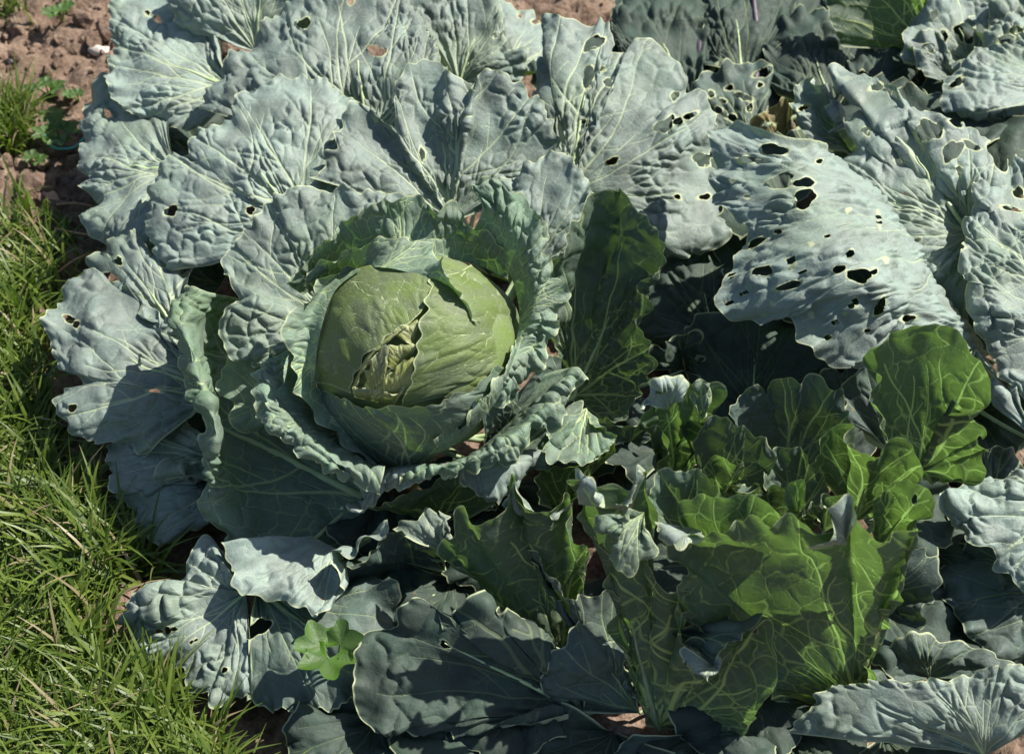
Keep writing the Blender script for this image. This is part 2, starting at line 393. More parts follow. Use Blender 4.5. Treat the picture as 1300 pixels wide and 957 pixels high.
def plant(label, px, py, ztop, top_off=(0, 0), group='cabbages in the bed'):
    p = Plant(); g = G(px, py, 0.); p.loc = g
    p.obj = empty('cabbage_plant', g, label, 'cabbage', group)
    p.top = g+np.array([top_off[0], top_off[1], ztop])
    z = np.linspace(-.02, ztop+.005, 7)
    P = g+np.stack([np.interp(z, [0, ztop], [0, top_off[0]]), np.interp(z, [0, ztop], [0, top_off[1]]), z], 1)
    tube('stalk', P, np.linspace(.022, .019, 7)+.003*np.sin(z*190), STALK, p.obj, 12, g)
    return p

# ================================================================== GROUND
def axis(lo, hi, d, far):
    c = np.arange(lo, hi, d); o = []; x = d
    g = [];
    while x < far: g.append(x); x *= 1.5
    g = np.array(g); return np.concatenate([(lo-g)[::-1], c, hi+g])
gx = axis(-.75, .85, .0065, 60); gy = axis(-.5, 1.1, .0065, 60)
XX, YY = np.meshgrid(gx, gy, indexing='ij'); rg = RS(3)
wa, wb, wc = Wave(rg, .08, .3, 12), Wave(rg, .02, .07, 24), Wave(rg, .012, .03, 30)
near = np.exp(-np.maximum(0, np.hypot(XX, YY)-1.2)**2)
clod = voronoi((XX+.01*wb(XX, YY)).ravel().clip(-3, 3), (YY+.01*wa(XX, YY)).ravel().clip(-3, 3), .045, RS(5), .95).reshape(XX.shape)
ZZ = (.006*wa(XX, YY)+.0028*wb(XX, YY)+.0014*wc(XX, YY)+.012*(1-np.exp(-clod/.008)))*near-.014
ix = np.arange(XX.size).reshape(XX.shape)
F = np.stack([ix[:-1, :-1], ix[1:, :-1], ix[1:, 1:], ix[:-1, 1:]], -1).reshape(-1, 4)
def soil_material():
    m, t, out = newmat('soil'); L = t.links.new
    tc = N(t, 'ShaderNodeTexCoord').outputs['Object']
    a = N(t, 'ShaderNodeTexNoise', i_Scale=14., i_Detail=6., i_Roughness=.65); L(tc, a.inputs['Vector'])
    b = N(t, 'ShaderNodeTexNoise', i_Scale=160., i_Detail=5., i_Roughness=.7); L(tc, b.inputs['Vector'])
    c = mixc(t, mapr(t, a.outputs[0], .3, .7), (.17, .118, .086), (.28, .205, .155))
    c = mixc(t, mapr(t, b.outputs[0], .35, .7), c, (.10, .066, .046))
    c = mixc(t, mapr(t, b.outputs[0], .70, .76), c, (.30, .25, .20))
    p = N(t, 'ShaderNodeBsdfPrincipled', i_Roughness=.95); p.inputs['Specular IOR Level'].default_value = .1
    L(c, p.inputs['Base Color'])
    bp = N(t, 'ShaderNodeBump', i_Strength=.8, i_Distance=.006); L(b.outputs[0], bp.inputs['Height']); L(bp.outputs[0], p.inputs['Normal'])
    L(p.outputs[0], out.inputs[0]); return m
SOIL = soil_material()
ground = mesh_np('ground', np.stack([XX, YY, ZZ], -1).reshape(-1, 3), F, SOIL); ground['kind'] = 'structure'
def zg(x, y):
    i = np.clip(np.searchsorted(gx, x)-1, 0, len(gx)-1); j = np.clip(np.searchsorted(gy, y)-1, 0, len(gy)-1); return ZZ[i, j]
# loose clods and crumbs of earth
ph = (1+5**.5)/2
ICO_V = np.array([(-1, ph, 0), (1, ph, 0), (-1, -ph, 0), (1, -ph, 0), (0, -1, ph), (0, 1, ph), (0, -1, -ph), (0, 1, -ph), (ph, 0, -1), (ph, 0, 1), (-ph, 0, -1), (-ph, 0, 1)])/1.9
ICO_F = np.array([(0, 11, 5), (0, 5, 1), (0, 1, 7), (0, 7, 10), (0, 10, 11), (1, 5, 9), (5, 11, 4), (11, 10, 2), (10, 7, 6), (7, 1, 8), (3, 9, 4), (3, 4, 2), (3, 2, 6), (3, 6, 8), (3, 8, 9), (4, 9, 5), (2, 4, 11), (6, 2, 10), (8, 6, 7), (9, 8, 1)])
def subdiv(V, F):
    V = list(map(tuple, V)); c = {}; o = []
    def m(a, b):
        k = (min(a, b), max(a, b))
        if k not in c:
            p = (np.array(V[a])+np.array(V[b]))/2; c[k] = len(V); V.append(tuple(p/np.linalg.norm(p)))
        return c[k]
    for a, b, d in F:
        x, y, z = m(a, b), m(b, d), m(d, a); o += [(a, x, z), (b, y, x), (d, z, y), (x, y, z)]
    return np.array(V), np.array(o)
I2V, I2F = subdiv(ICO_V/np.linalg.norm(ICO_V[0]), ICO_F)
def lump(rng, r):
    w_ = Wave(rng, .9, 2.2, 8); V = I2V*(1+.16*w_(I2V[:, 0]+I2V[:, 2]*.7, I2V[:, 1]-I2V[:, 2]*.6))[:, None]
    return V*r*rng.uniform(.65, 1.25, 3)
rg = RS(11); Vs, Fs, o_ = [], [], 0
for k in range(1700):
    if k < 1100: p = G(rg.uniform(-120, 330), rg.uniform(-160, 300), 0)
    else: p = G(rg.uniform(-100, 1400), rg.uniform(-160, 1000), 0)
    r = min(.02, .0022*(1/rg.uniform(.03, 1))**.62)
    V = lump(rg, r)+np.array([p[0], p[1], zg(p[0], p[1])+r*.3]); Vs.append(V); Fs.append(I2F+o_); o_ += len(V)
tag(mesh_np('soil_clods', np.vstack(Vs), np.vstack(Fs), SOIL, smooth=False), 'loose brown clods and crumbs of earth on the bed', 'soil', kind='stuff')

# ================================================================== MAIN CABBAGE
MAIN = plant('large blue-green cabbage with a round pale head opening at its heart beside the lawn', 520, 600, .07)
MAIN.top = np.array([0., 0., .075])
# head ball
cv, cf = subdiv(*subdiv(*subdiv(*subdiv(I2V, I2F))))
vv = cv*HEADR*np.array([1, 1, .97])*.985
rg = RS(21)
ang = np.arctan2(cv[:, 0], cv[:, 1]); el = np.arccos(np.clip(cv[:, 2], -1, 1))
fx, fy = el*np.sin(ang)*HEADR, el*np.cos(ang)*HEADR
hd1 = voronoi(fx, fy, .03, rg); hd2 = voronoi(fx, fy, .012, rg)
mesh_np('head', HEADC+vv-MAIN.loc, cf, M['head'], MAIN.obj, attrs={'vd': ('FLOAT', np.full(len(vv), .02)), 'v1': ('FLOAT', hd1), 'v2': ('FLOAT', hd2), 'ed': ('FLOAT', np.full(len(vv), .02)), 'flat': ('FLOAT_VECTOR', np.stack([fx, fy, fx*0], 1))})
m_ = MAIN
HK = dict(mat='head', pucker=.0012, cell=.03, frill=.0008, wav=.0006, rib=0, nibble=0, name='head_leaf')
leaf(m_, [s(396, 486, .1), s(396, 440, .1), s(408, 388, .1), s(450, 342, .1), s(530, 325, .1), s(592, 345, .1)],
     [s(415, 488, .35), s(425, 445, .4), s(440, 405, .4), s(480, 375, .4), s(540, 352, .35), s(580, 355, .3)],
     [s(446, 500, .5), s(453, 474, .7), s(470, 445, .8), s(495, 422, .8), s(529, 402, .75), s(552, 368, .5)], **HK)
leaf(m_, [s(600, 335, .3), s(652, 385, .3), s(660, 430, .3), s(645, 475, .3), s(600, 508, .3)],
     [s(580, 345, .5), s(600, 385, .8), s(602, 428, .9), s(590, 465, .8), s(560, 505, .5)],
     [s(549, 350, .7), s(540, 382, 1.1), s(533, 420, 1.3), s(527, 460, 1.2), s(520, 488, 1.), s(505, 518, .6)], **HK)
HK2 = dict(HK, mat='mid', pucker=.0016, cell=.03, wmul=.8)
leaf(m_, [s(495, 606, .2), s(505, 608, .2), s(515, 608, .2), s(525, 606, .2)],
     [s(412, 535, 1.0), s(455, 556, 1.2), s(505, 562, 1.3), s(560, 552, 1.2), s(605, 532, 1.), s(648, 488, .7)],
     [s(396, 487, .9), s(438, 510, 1.3), s(490, 520, 1.5), s(560, 510, 1.4), s(612, 485, 1.1), s(632, 462, .8)], **HK2)
HT = dict(mat='heart', pucker=.0014, cell=.014, frill=.0014, wav=.001, rib=0, b=.45, name='heart_leaf', fl=(.008, .02), dens=1.6)
leaf(m_, [s(446, 492, .1), s(462, 455, .1), s(492, 425, .1), s(530, 405, .1)], [s(452, 490, .6), s(470, 457, .8), s(498, 430, .8), s(531, 411, .7)], **HT)
leaf(m_, [s(470, 505, .1), s(490, 505, .1)], [s(460, 487, .5), s(466, 468, .8), s(480, 448, 1.0), s(489, 440, 1.1), s(494, 446, 1.1), s(488, 470, .9), s(486, 490, .6)], **HT)
leaf(m_, [s(525, 440, .1), s(528, 425, .1)], [s(512, 432, .5), s(502, 424, .8), s(508, 413, .9), s(520, 411, .9), s(531, 408, .7)], **HT)
leaf(m_, [s(475, 510, .1), s(520, 500, .1)], [s(468, 500, .3), s(484, 482, .5), s(500, 470, .7), s(515, 455, .8), s(527, 450, .7), s(527, 475, .6)], **HT)
leaf(m_, [s(500, 470, .1), s(525, 450, .1)], [s(488, 462, .5), s(492, 445, .7), s(505, 436, .8), s(520, 434, .7), s(530, 436, .6)], **HT)
leaf(m_, [s(450, 505, .1), s(500, 515, .1)], [s(446, 490, .4), s(462, 494, .6), s(480, 492, .6), s(500, 498, .6), s(515, 490, .5)], **HT)
# reflexed wrapper leaves round the head
WK = dict(mat='mid', pucker=.0032, cell=.017, frill=.0034, wav=.0018, rib=0, nibble=.2, name='wrapper_leaf', fl=(.012, .035), dens=1.5)
leaf(m_, [s(392, 372, .1), s(440, 344, .1), s(490, 340, .1), s(540, 353, .2), s(574, 368, .3), s(600, 405, .4)],
     [s(386, 352, 1.6), s(412, 330, 2.4), s(450, 312, 3.2), s(475, 301, 3.6), s(500, 304, 3.6), s(530, 301, 3.6), s(548, 314, 3.4), s(560, 331, 3.2), s(570, 350, 2.8), s(582, 372, 2.2), s(608, 410, 1.2)], b=.2, **WK)
leaf(m_, [s(385, 375, -.5), s(440, 335, -.5), s(520, 325, -.5), s(600, 335, -.5), s(645, 355, -.5)],
     [s(366, 362, 1.), s(385, 335, 1.6), s(402, 318, 2.), s(432, 290, 2.4), s(468, 261, 2.6), s(485, 254, 2.6), s(528, 250, 2.6), s(555, 263, 2.6), s(584, 268, 2.4), s(598, 286, 2.), s(620, 303, 1.6), s(645, 334, 1.)], b=-.4, **WK)
leaf(m_, [s(598, 300, .2), s(640, 335, .4), s(658, 385, .4), s(656, 430, .5), s(641, 470, .5), s(608, 502, .5)],
     [s(612, 262, 1.2), s(652, 295, 2.0), s(676, 345, 2.6), s(682, 390, 2.8), s(670, 440, 2.6), s(634, 495, 2.)],
     [s(594, 236, .6), s(625, 224, .9), s(660, 245, 1.4), s(683, 270, 1.8), s(698, 302, 2.0), s(692, 322, 2.2), s(715, 357, 2.2), s(721, 376, 2.2), s(704, 410, 2.3), s(695, 446, 2.3), s(688, 466, 2.3), s(655, 502, 2.0), s(622, 520, 1.6)], **WK)
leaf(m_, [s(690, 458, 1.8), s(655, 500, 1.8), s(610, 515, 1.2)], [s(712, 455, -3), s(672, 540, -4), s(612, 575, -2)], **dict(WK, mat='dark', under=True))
leaf(m_, [s(458, 342, .2), s(425, 370, .3), s(407, 420, .4), s(400, 470, .4), s(404, 495, .6), s(430, 537, 1.2), s(472, 580, 1.0)],
     [s(448, 339, 1.2), s(414, 364, 2.2), s(391, 410, 2.8), s(388, 450, 3.0), s(391, 485, 3.0), s(415, 530, 2.8), s(470, 583, 1.9)],
     [s(440, 338, 2.), s(408, 357, 3), s(378, 392, 3.8), s(360, 420, 4.2), s(373, 450, 4.2), s(375, 480, 4.2), s(393, 522, 3.8), s(418, 546, 3.2), s(440, 566, 2.8), s(480, 592, 1.8)], **WK)
leaf(m_, [s(560, 575, .8), s(600, 545, 1.2), s(638, 497, 1.2), s(658, 445, 1.2)], [s(550, 557, 1.5), s(572, 553, 1.7), s(592, 530, 1.9), s(612, 503, 1.8), s(642, 465, 1.6), s(655, 430, 1.4)], b=.6, **WK)
leaf(m_, [s(505, 604, -.6), s(570, 592, -.8), s(635, 545, -1), s(678, 480, -1.2)], [(508, 606, 13.6), (560, 590, 14.6), (610, 575, 15.2), (655, 545, 15.6), (700, 505, 16), (728, 462, 16.4)],
     [(505, 618, 12.6), (545, 606, 13.6), (590, 604, 13.8), (622, 592, 14), (648, 588, 13.8), (672, 560, 14.6), (712, 535, 14.8), (722, 505, 15.4), (746, 478, 15.8)], **WK)
leaf(m_, [s(470, 590, -.8), s(425, 560, -.8), s(385, 505, -1), s(372, 440, -1.2)], [(470, 606, 14.4), (412, 580, 16), (360, 520, 17.4), (350, 450, 18)],
     [(462, 618, 13.6), (430, 606, 14.4), (395, 588, 15.4), (362, 560, 16.4), (345, 535, 17), (340, 500, 17.4), (330, 475, 17.6), (336, 440, 18)], **WK)
# back leaves
BK = dict(pucker=.0027, cell=.0185, frill=.0040, wav=.003, zs=(13, .85))
leaf(m_, [(325, 66, 14)], [(225, 40, 15), (212, 0, 19), (240, -60, 23), (320, -90, 25), (400, -70, 25), (430, -10, 22), (400, 40, 16)], b=1, **BK)
leaf(m_, [(292, 110, 13)], [(262, -15, 17), (200, -25, 16), (150, -5, 15), (137, 25, 14.5), (141, 60, 13.5), (136, 90, 12.5), (142, 122, 12), (190, 155, 11), (255, 165, 11)], b=1.5, holes=[(187, 17, 4, 3), (200, 25, 5, 4)], **BK)
leaf(m_, [(220, 215, 10)], [(210, 125, 9.5), (160, 98, 9.5), (115, 112, 8.5), (100, 150, 8), (104, 180, 7.5), (96, 205, 7.5), (112, 245, 7), (112, 282, 6.5), (126, 322, 6), (160, 345, 6), (210, 330, 7)], b=2, holes=[(137, 145, 5, 4)], **dict(BK, frill=.006))
leaf(m_, [(470, 200, 15)], [(255, 140, 16), (275, 97, 18), (298, 62, 20), (350, 15, 22), (410, -25, 24), (480, -38, 25), (525, 0, 24), (548, 45, 23), (567, 88, 22), (580, 115, 20)], b=2.5, holes=[(386, 30, 8, 7), (478, 65, 11, 7, 5), (445, 2, 5, 4)], **dict(BK, pucker=.0026, wav=.006))
leaf(m_, [(400, 305, 13)], [(215, 345, 10), (190, 303, 11.5), (184, 256, 13.5), (198, 220, 15), (214, 193, 16.2), (241, 193, 17), (244, 162, 18.3), (280, 150, 19), (297, 124, 20), (330, 102, 21), (370, 97, 21.2), (415, 106, 21), (455, 140, 19), (470, 190, 17)], b=2, holes=[(217, 268, 9, 6, -10), (318, 267, 6, 5)], **BK)
leaf(m_, [(583, 108, 12)], [(520, 40, 15), (515, -20, 18), (570, -50, 20), (630, -10, 19), (643, 50, 17), (669, 68, 16), (661, 98, 14), (620, 112, 13)], b=1, holes=[(630, 45, 5, 4)], **BK)
leaf(m_, [(640, 95, 7)], [(590, 30, 9), (610, -2, 9), (650, 6, 9), (690, 20, 8), (704, 60, 7), (692, 100, 7)], b=2, holes=[(683, 14, 5, 4), (680, 28, 5, 3), (660, 20, 3, 3)], **dict(BK, frill=.006))
leaf(m_, [(722, 245, 12)], [(690, 222, 12.5), (673, 152, 15), (680, 96, 18), (693, 56, 20), (687, 16, 22), (715, 31, 22), (745, 28, 22), (762, 17, 22.5), (775, 35, 22), (775, 68, 20.5), (797, 62, 21), (804, 49, 21.5), (830, 54, 21), (859, 75, 20), (869, 100, 19), (871, 119, 18), (893, 112, 18.5), (911, 155, 16.5), (905, 200, 14), (930, 262, 11), (903, 322, 9), (850, 325, 9), (790, 300, 10), (745, 265, 11.5)],
     b=2.2, mid=.33, holes=[(754, 55, 14, 8, -42), (747, 97, 7, 13, 20), (772, 105, 6, 5), (765, 88, 4, 2.5), (857, 122, 5, 6), (843, 160, 11, 9, -30), (861, 154, 6, 5, -40), (876, 147, 9, 4, -15), (853, 149, 4, 3), (892, 203, 11, 9, -20), (741, 155, 5, 3, -20), (777, 205, 9, 4, -15), (895, 250, 7, 4), (860, 250, 5, 3)], **BK)
leaf(m_, [(573, 282, 14.5)], [(398, 228, 18), (418, 196, 19.5), (431, 160, 20.5), (449, 129, 21.5), (476, 143, 21.5), (499, 160, 21.5), (502, 115, 23.5), (515, 85, 24.5), (545, 73, 25.5), (565, 91, 25.5), (590, 96, 25.5), (600, 117, 25), (607, 95, 25.5), (635, 89, 26), (660, 107, 25), (690, 131, 24), (703, 165, 21.5), (714, 192, 19.5), (722, 232, 17)], b=.4, holes=[(536, 196, 3, 9, -10)], **BK)
leaf(m_, [(655, 352, 13)], [(632, 235, 18), (680, 205, 21), (714, 191, 22), (738, 221, 21.5), (754, 250, 20), (747, 290, 18), (738, 325, 16), (722, 372, 14)], b=1, **BK)
leaf(m_, [(440, 425, 13)], [(335, 468, 14), (300, 457, 15), (277, 428, 16), (284, 395, 17.5), (298, 370, 18.5), (282, 343, 18), (298, 308, 20), (326, 274, 21.5), (350, 250, 23), (400, 232, 24.2), (450, 237, 24.6), (490, 241, 24.8), (522, 250, 23.5), (565, 275, 21)], b=1.5, **dict(BK, cell=.017))
leaf(m_, [(372, 522, 11.5)], [(330, 448, 13), (300, 452, 13.5), (277, 470, 13), (274, 495, 12), (293, 508, 12), (300, 532, 11), (322, 548, 10)], b=.5, mat='mid', pucker=.0025, frill=.004)
# right side leaf seen from inside, lit through
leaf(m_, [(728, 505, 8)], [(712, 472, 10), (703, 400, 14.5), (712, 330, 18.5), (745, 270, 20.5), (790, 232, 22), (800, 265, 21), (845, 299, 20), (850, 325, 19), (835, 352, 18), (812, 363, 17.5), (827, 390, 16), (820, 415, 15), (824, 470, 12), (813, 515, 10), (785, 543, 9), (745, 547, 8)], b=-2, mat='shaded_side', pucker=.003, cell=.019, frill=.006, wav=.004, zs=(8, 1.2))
leaf(m_, [(905, 425, 5)], [(830, 455, 4), (812, 400, 5), (828, 350, 7), (870, 315, 8), (930, 305, 8), (965, 350, 7), (955, 425, 5)], b=2, mat='shade_dull', pucker=.003)
leaf(m_, [(870, 470, 5)], [(815, 470, 8), (835, 440, 9), (870, 425, 9), (880, 450, 8), (890, 480, 7)], b=1, mat='shade_dull', pucker=.003)
# left bowl leaf with rolled lit rim
leaf(m_, [(440, 560, 8), (455, 620, 6), (475, 700, 3)],
     [(335, 400, 9.5), (300, 440, 9), (292, 500, 8.5), (297, 560, 7.5), (320, 625, 6), (385, 705, 3.5)],
     [(258, 370, 17), (239, 403, 17.5), (247, 440, 17.5), (254, 470, 17), (271, 520, 16), (279, 545, 15.5), (276, 570, 14.2), (270, 592, 12.6), (272, 640, 9), (315, 700, 5)],
     [(236, 361, 16.7), (211, 398, 16.7), (215, 424, 16.8), (236, 446, 16.4), (228, 470, 15.7), (247, 518, 15.2), (258, 540, 14.8), (250, 562, 13.6), (255, 587, 12.3), (253, 632, 8.8), (284, 693, 5)], mat='mid', pucker=.003, frill=.004, wav=.003, cell=.03)
leaf(m_, [(400, 500, 13), (440, 560, 12), (492, 592, 11)],
     [(342, 470, 17.6), (350, 515, 17.6), (366, 540, 17.4), (400, 556, 17), (440, 586, 16), (484, 602, 14.6)],
     [(318, 474, 17.4), (316, 495, 17.4), (328, 520, 17.2), (341, 549, 16.8), (380, 575, 16), (420, 603, 15), (450, 616, 14.4), (480, 624, 13.6)], mat='mid', pucker=.003, frill=.004, cell=.018, rib=0)
# outer left and front leaves
OK_ = dict(pucker=.0026, cell=.024, frill=.005, wav=.004)
leaf(m_, [(225, 425, 9)], [(150, 395, 7), (122, 352, 7.5), (116, 332, 8), (130, 311, 9), (160, 298, 10), (200, 318, 10.5), (245, 342, 10.5)], b=1.5, holes=[(150, 331, 6, 5), (139, 352, 10, 6), (140, 322, 3, 3)], **OK_)
leaf(m_, [(285, 500, 8)], [(225, 440, 10), (188, 392, 10.5), (150, 358, 10), (106, 346, 9.8), (85, 357, 9.8), (64, 388, 9.5), (60, 420, 9), (66, 450, 9), (74, 470, 8.6), (103, 482, 8.7), (76, 488, 8.4), (65, 505, 8), (77, 538, 7), (92, 549, 6.5), (128, 557, 6), (190, 575, 6)], b=1.6, holes=[(88, 405, 7, 5, 10), (97, 412, 4, 5), (197, 496, 7, 2.5, 8), (92, 518, 6, 5)], **OK_)
leaf(m_, [(295, 592, 5)], [(240, 540, 6), (180, 540, 6), (135, 553, 5.5), (127, 580, 5), (140, 607, 4.5), (165, 622, 4), (190, 620, 4.5), (205, 600, 6), (235, 600, 6)], b=1.5, pucker=.0026, frill=.005)
leaf(m_, [(300, 600, 3)], [(180, 590, 4), (150, 610, 3.6), (152, 632, 3.2), (167, 655, 3), (185, 685, 2.4), (205, 692, 2.2), (236, 682, 2.5), (290, 650, 3)], b=2, pucker=.0026, frill=.004)
leaf(m_, [(312, 752, 5)], [(286, 697, 5.5), (266, 694, 5), (235, 716, 5), (200, 742, 4.8), (165, 769, 4), (144, 789, 3.2), (160, 807, 2.5), (185, 831, 2), (210, 849, 2), (231, 851, 2), (238, 873, 1.6), (280, 893, 2), (320, 885, 2.5)], b=1.2, bk=.5, mid=.62, holes=[(202, 801, 4, 3), (213, 800, 4, 5), (221, 798, 4, 3), (212, 840, 5, 4.5), (285, 850, 3.5, 4), (243, 815, 2.5, 2.5), (249, 812, 2, 2)], **dict(OK_, pucker=.0045, cell=.02))
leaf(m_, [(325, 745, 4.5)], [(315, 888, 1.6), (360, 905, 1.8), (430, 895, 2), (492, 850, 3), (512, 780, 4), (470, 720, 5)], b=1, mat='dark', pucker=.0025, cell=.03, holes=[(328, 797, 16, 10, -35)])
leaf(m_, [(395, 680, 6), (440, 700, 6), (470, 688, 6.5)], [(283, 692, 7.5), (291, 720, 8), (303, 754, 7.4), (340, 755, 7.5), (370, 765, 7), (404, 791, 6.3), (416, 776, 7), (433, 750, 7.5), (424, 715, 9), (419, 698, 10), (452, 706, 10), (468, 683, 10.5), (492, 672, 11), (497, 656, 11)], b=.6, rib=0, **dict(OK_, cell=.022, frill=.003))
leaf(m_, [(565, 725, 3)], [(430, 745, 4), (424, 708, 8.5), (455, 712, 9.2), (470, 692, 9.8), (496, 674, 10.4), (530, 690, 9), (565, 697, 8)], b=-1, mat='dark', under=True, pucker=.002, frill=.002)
leaf(m_, [(445, 600, 11), (520, 590, 12), (600, 585, 12), (655, 572, 11)],
     [(458, 636, 11), (486, 604, 13.6), (520, 593, 14), (560, 590, 14), (600, 590, 13.6), (645, 590, 12.5), (695, 572, 11.5)],
     [(430, 656, 9.5), (470, 646, 10.4), (492, 624, 12), (525, 613, 12.6), (560, 609, 12.8), (595, 617, 11.6), (629, 640, 10.2), (700, 590, 10.5)], rib=0, pucker=.0032, cell=.016, frill=.004, wav=.002)
leaf(m_, [(560, 665, 4)], [(470, 655, 9), (494, 626, 11.4), (527, 615, 12), (565, 611, 12.2), (597, 620, 11.2), (630, 642, 9.8)], b=-1.5, mat='under', under=True, pucker=.0015, frill=.002, rib=0)
leaf(m_, [(562, 698, 8)], [(500, 672, 9), (514, 660, 10), (534, 656, 10.5), (545, 644, 11), (560, 650, 11.5), (572, 646, 11.5), (573, 676, 10), (566, 692, 9)], b=1.2, pucker=.003, cell=.012, frill=.004, rib=0)
leaf(m_, [(640, 592, 8.5)], [(622, 582, 10), (660, 545, 11.5), (700, 530, 12), (738, 507, 12.5), (730, 545, 12), (722, 562, 11), (690, 580, 10), (660, 598, 9)], b=.6, mat='mid', pucker=.002, frill=.003)
leaf(m_, [(745, 520, 9)], [(700, 540, 11), (690, 575, 12), (700, 588, 12), (735, 587, 12), (755, 578, 12), (772, 561, 11.5), (766, 548, 11), (757, 535, 11)], b=-.5, mat='mid', pucker=.002, frill=.003)
leaf(m_, [(705, 648, 4)], [(682, 640, 8), (684, 600, 11), (700, 591, 11.7), (735, 590, 11.7), (754, 582, 11.7), (772, 565, 11.2), (785, 552, 10), (750, 602, 9.5), (735, 640, 7)], b=-.8, mat='under', under=True, pucker=.0015, frill=.002, rib=.3)
leaf(m_, [(800, 560, 6)], [(735, 565, 9), (750, 540, 10), (790, 535, 10), (822, 520, 10), (830, 545, 8), (815, 570, 7)], b=.6, mat='dark', pucker=.002)

# ================================================================== OPEN CABBAGE IN FRONT
P2 = plant('open loose cabbage without a head, its frilled upright leaves glowing green against the sun', 985, 800, .05)
P2.zmul = 1.16
UK = dict(mat='under', under=True, pucker=.0012, cell=.020, frill=.004, wav=.003, elong=.6, rough_edge=.55, dens=1.45)
# low flat dark leaves, the widest one darkened for shade
leaf(P2, [(745, 905, 1.2)], [(640, 925, 2), (470, 918, 2.6), (449, 860, 4), (455, 820, 5), (470, 800, 5.5), (500, 795, 6), (507, 770, 7), (535, 760, 7.5), (552, 778, 7), (570, 797, 6.4), (580, 770, 7.4), (606, 765, 7.5), (620, 792, 6.5), (660, 785, 6), (697, 830, 4), (725, 862, 2)], b=1.2, mat='shade_dull', pucker=.003, cell=.03, holes=[(565, 818, 7, 4, 20)], rib=.8)
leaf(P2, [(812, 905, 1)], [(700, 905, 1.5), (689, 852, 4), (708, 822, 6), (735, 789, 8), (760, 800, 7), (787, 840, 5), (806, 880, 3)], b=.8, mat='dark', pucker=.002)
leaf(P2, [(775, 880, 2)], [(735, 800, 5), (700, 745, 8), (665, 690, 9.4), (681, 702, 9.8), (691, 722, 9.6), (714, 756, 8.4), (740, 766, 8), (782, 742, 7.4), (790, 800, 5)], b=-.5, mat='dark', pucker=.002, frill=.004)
leaf(P2, [(712, 832, 2)], [(690, 822, 2.5), (640, 770, 5), (600, 730, 7.6), (561, 694, 9.6), (578, 680, 11), (583, 651, 12.6), (600, 666, 12.5), (615, 660, 13), (640, 640, 13.6), (650, 603, 15.2), (660, 632, 14.5), (672, 646, 14), (695, 651, 14), (712, 640, 14.2), (720, 626, 14.8), (728, 652, 13.5), (735, 682, 12), (747, 702, 10), (738, 760, 6), (722, 825, 2)], b=-1.5, **dict(UK, frill=.004))
leaf(P2, [(660, 662, 11), (720, 650, 12)], [(640, 645, 13.2), (652, 612, 15), (664, 638, 14.2), (675, 652, 13.7), (698, 657, 13.6), (715, 645, 13.8), (724, 635, 14.2)], b=.3, mat='blue', rib=0, pucker=.001, frill=.002)
# tall leaf at the left
leaf(P2, [(835, 925, 1)], [(806, 895, 3), (790, 810, 8), (765, 725, 13), (745, 650, 17.5), (727, 602, 20), (745, 605, 20.5), (757, 618, 20), (776, 618, 20), (800, 626, 19.6), (812, 598, 21.3), (821, 600, 21), (821, 650, 18.6), (819, 700, 16), (830, 738, 14.2), (850, 752, 13.6), (877, 744, 14), (866, 790, 11.6), (864, 822, 10.2), (886, 821, 10.6), (905, 843, 9.6), (916, 830, 10.6), (950, 811, 11.8), (976, 789, 13), (979, 815, 11.8), (986, 836, 10.6), (976, 885, 8), (940, 935, 3)], b=-1.2, mid=.35, rib=.5, **UK)
leaf(P2, [(818, 650, 18.8)], [(790, 655, 20), (752, 664, 19.4), (755, 684, 19), (770, 690, 18.6), (771, 710, 18), (800, 722, 17.6), (816, 714, 17.6), (824, 690, 18.2)], b=1.6, mat='mid', pucker=.003, cell=.014, frill=.004, rib=0)
leaf(P2, [(735, 640, 18), (800, 650, 18)], [(727, 603, 20.4), (742, 602, 21), (757, 616, 20.6), (770, 640, 19.6), (800, 640, 19.4), (811, 597, 21.8), (821, 600, 21.4)], b=.4, mat='blue', pucker=.002, cell=.012, frill=.003, rib=0)
leaf(P2, [(850, 800, 9)], [(866, 822, 10.4), (888, 821, 11), (908, 842, 10.2), (918, 828, 11), (952, 808, 12), (976, 788, 13.4), (950, 792, 11), (900, 795, 9.6)], b=-.5, mat='dark', pucker=.001, rib=0)
leaf(P2, [(905, 845, 9.8)], [(863, 822, 10.6), (867, 836, 11), (880, 856, 10.6), (905, 858, 10.6), (918, 840, 10.8), (912, 826, 11)], b=.5, mat='blue', pucker=.001, rib=0)
# large fan leaf, seen from below
leaf(P2, [(1088, 892, 1.6)], [(985, 892, 3.5), (930, 855, 7), (885, 802, 10.5), (862, 760, 13.5), (870, 722, 16), (857, 694, 18), (885, 684, 19), (930, 668, 20.5), (960, 656, 21.3), (1000, 656, 21.6), (1030, 668, 21.2), (1050, 675, 21), (1066, 660, 21.8), (1078, 631, 23.4), (1088, 660, 22.2), (1105, 678, 21.3), (1130, 690, 21), (1150, 672, 21.8), (1167, 664, 22), (1160, 695, 19.8), (1140, 735, 16), (1112, 810, 9), (1100, 885, 2.5)], b=-2.2, mid=.86, rib=.9, wmul=1.1, **dict(UK, frill=.004, fl=(.012, .04)))
leaf(P2, [(1075, 690, 19)], [(1045, 672, 21.2), (1052, 684, 21.6), (1066, 675, 22), (1077, 655, 23), (1080, 632, 23.6), (1090, 660, 22.2)], b=.4, mat='blue', pucker=.001, rib=0)
leaf(P2, [(905, 770, 10)], [(872, 700, 16.5), (861, 642, 19.8), (880, 636, 20.4), (900, 632, 20.8), (950, 639, 21), (992, 646, 20.6), (1005, 680, 18.6)], b=-1, **dict(UK, frill=.003))
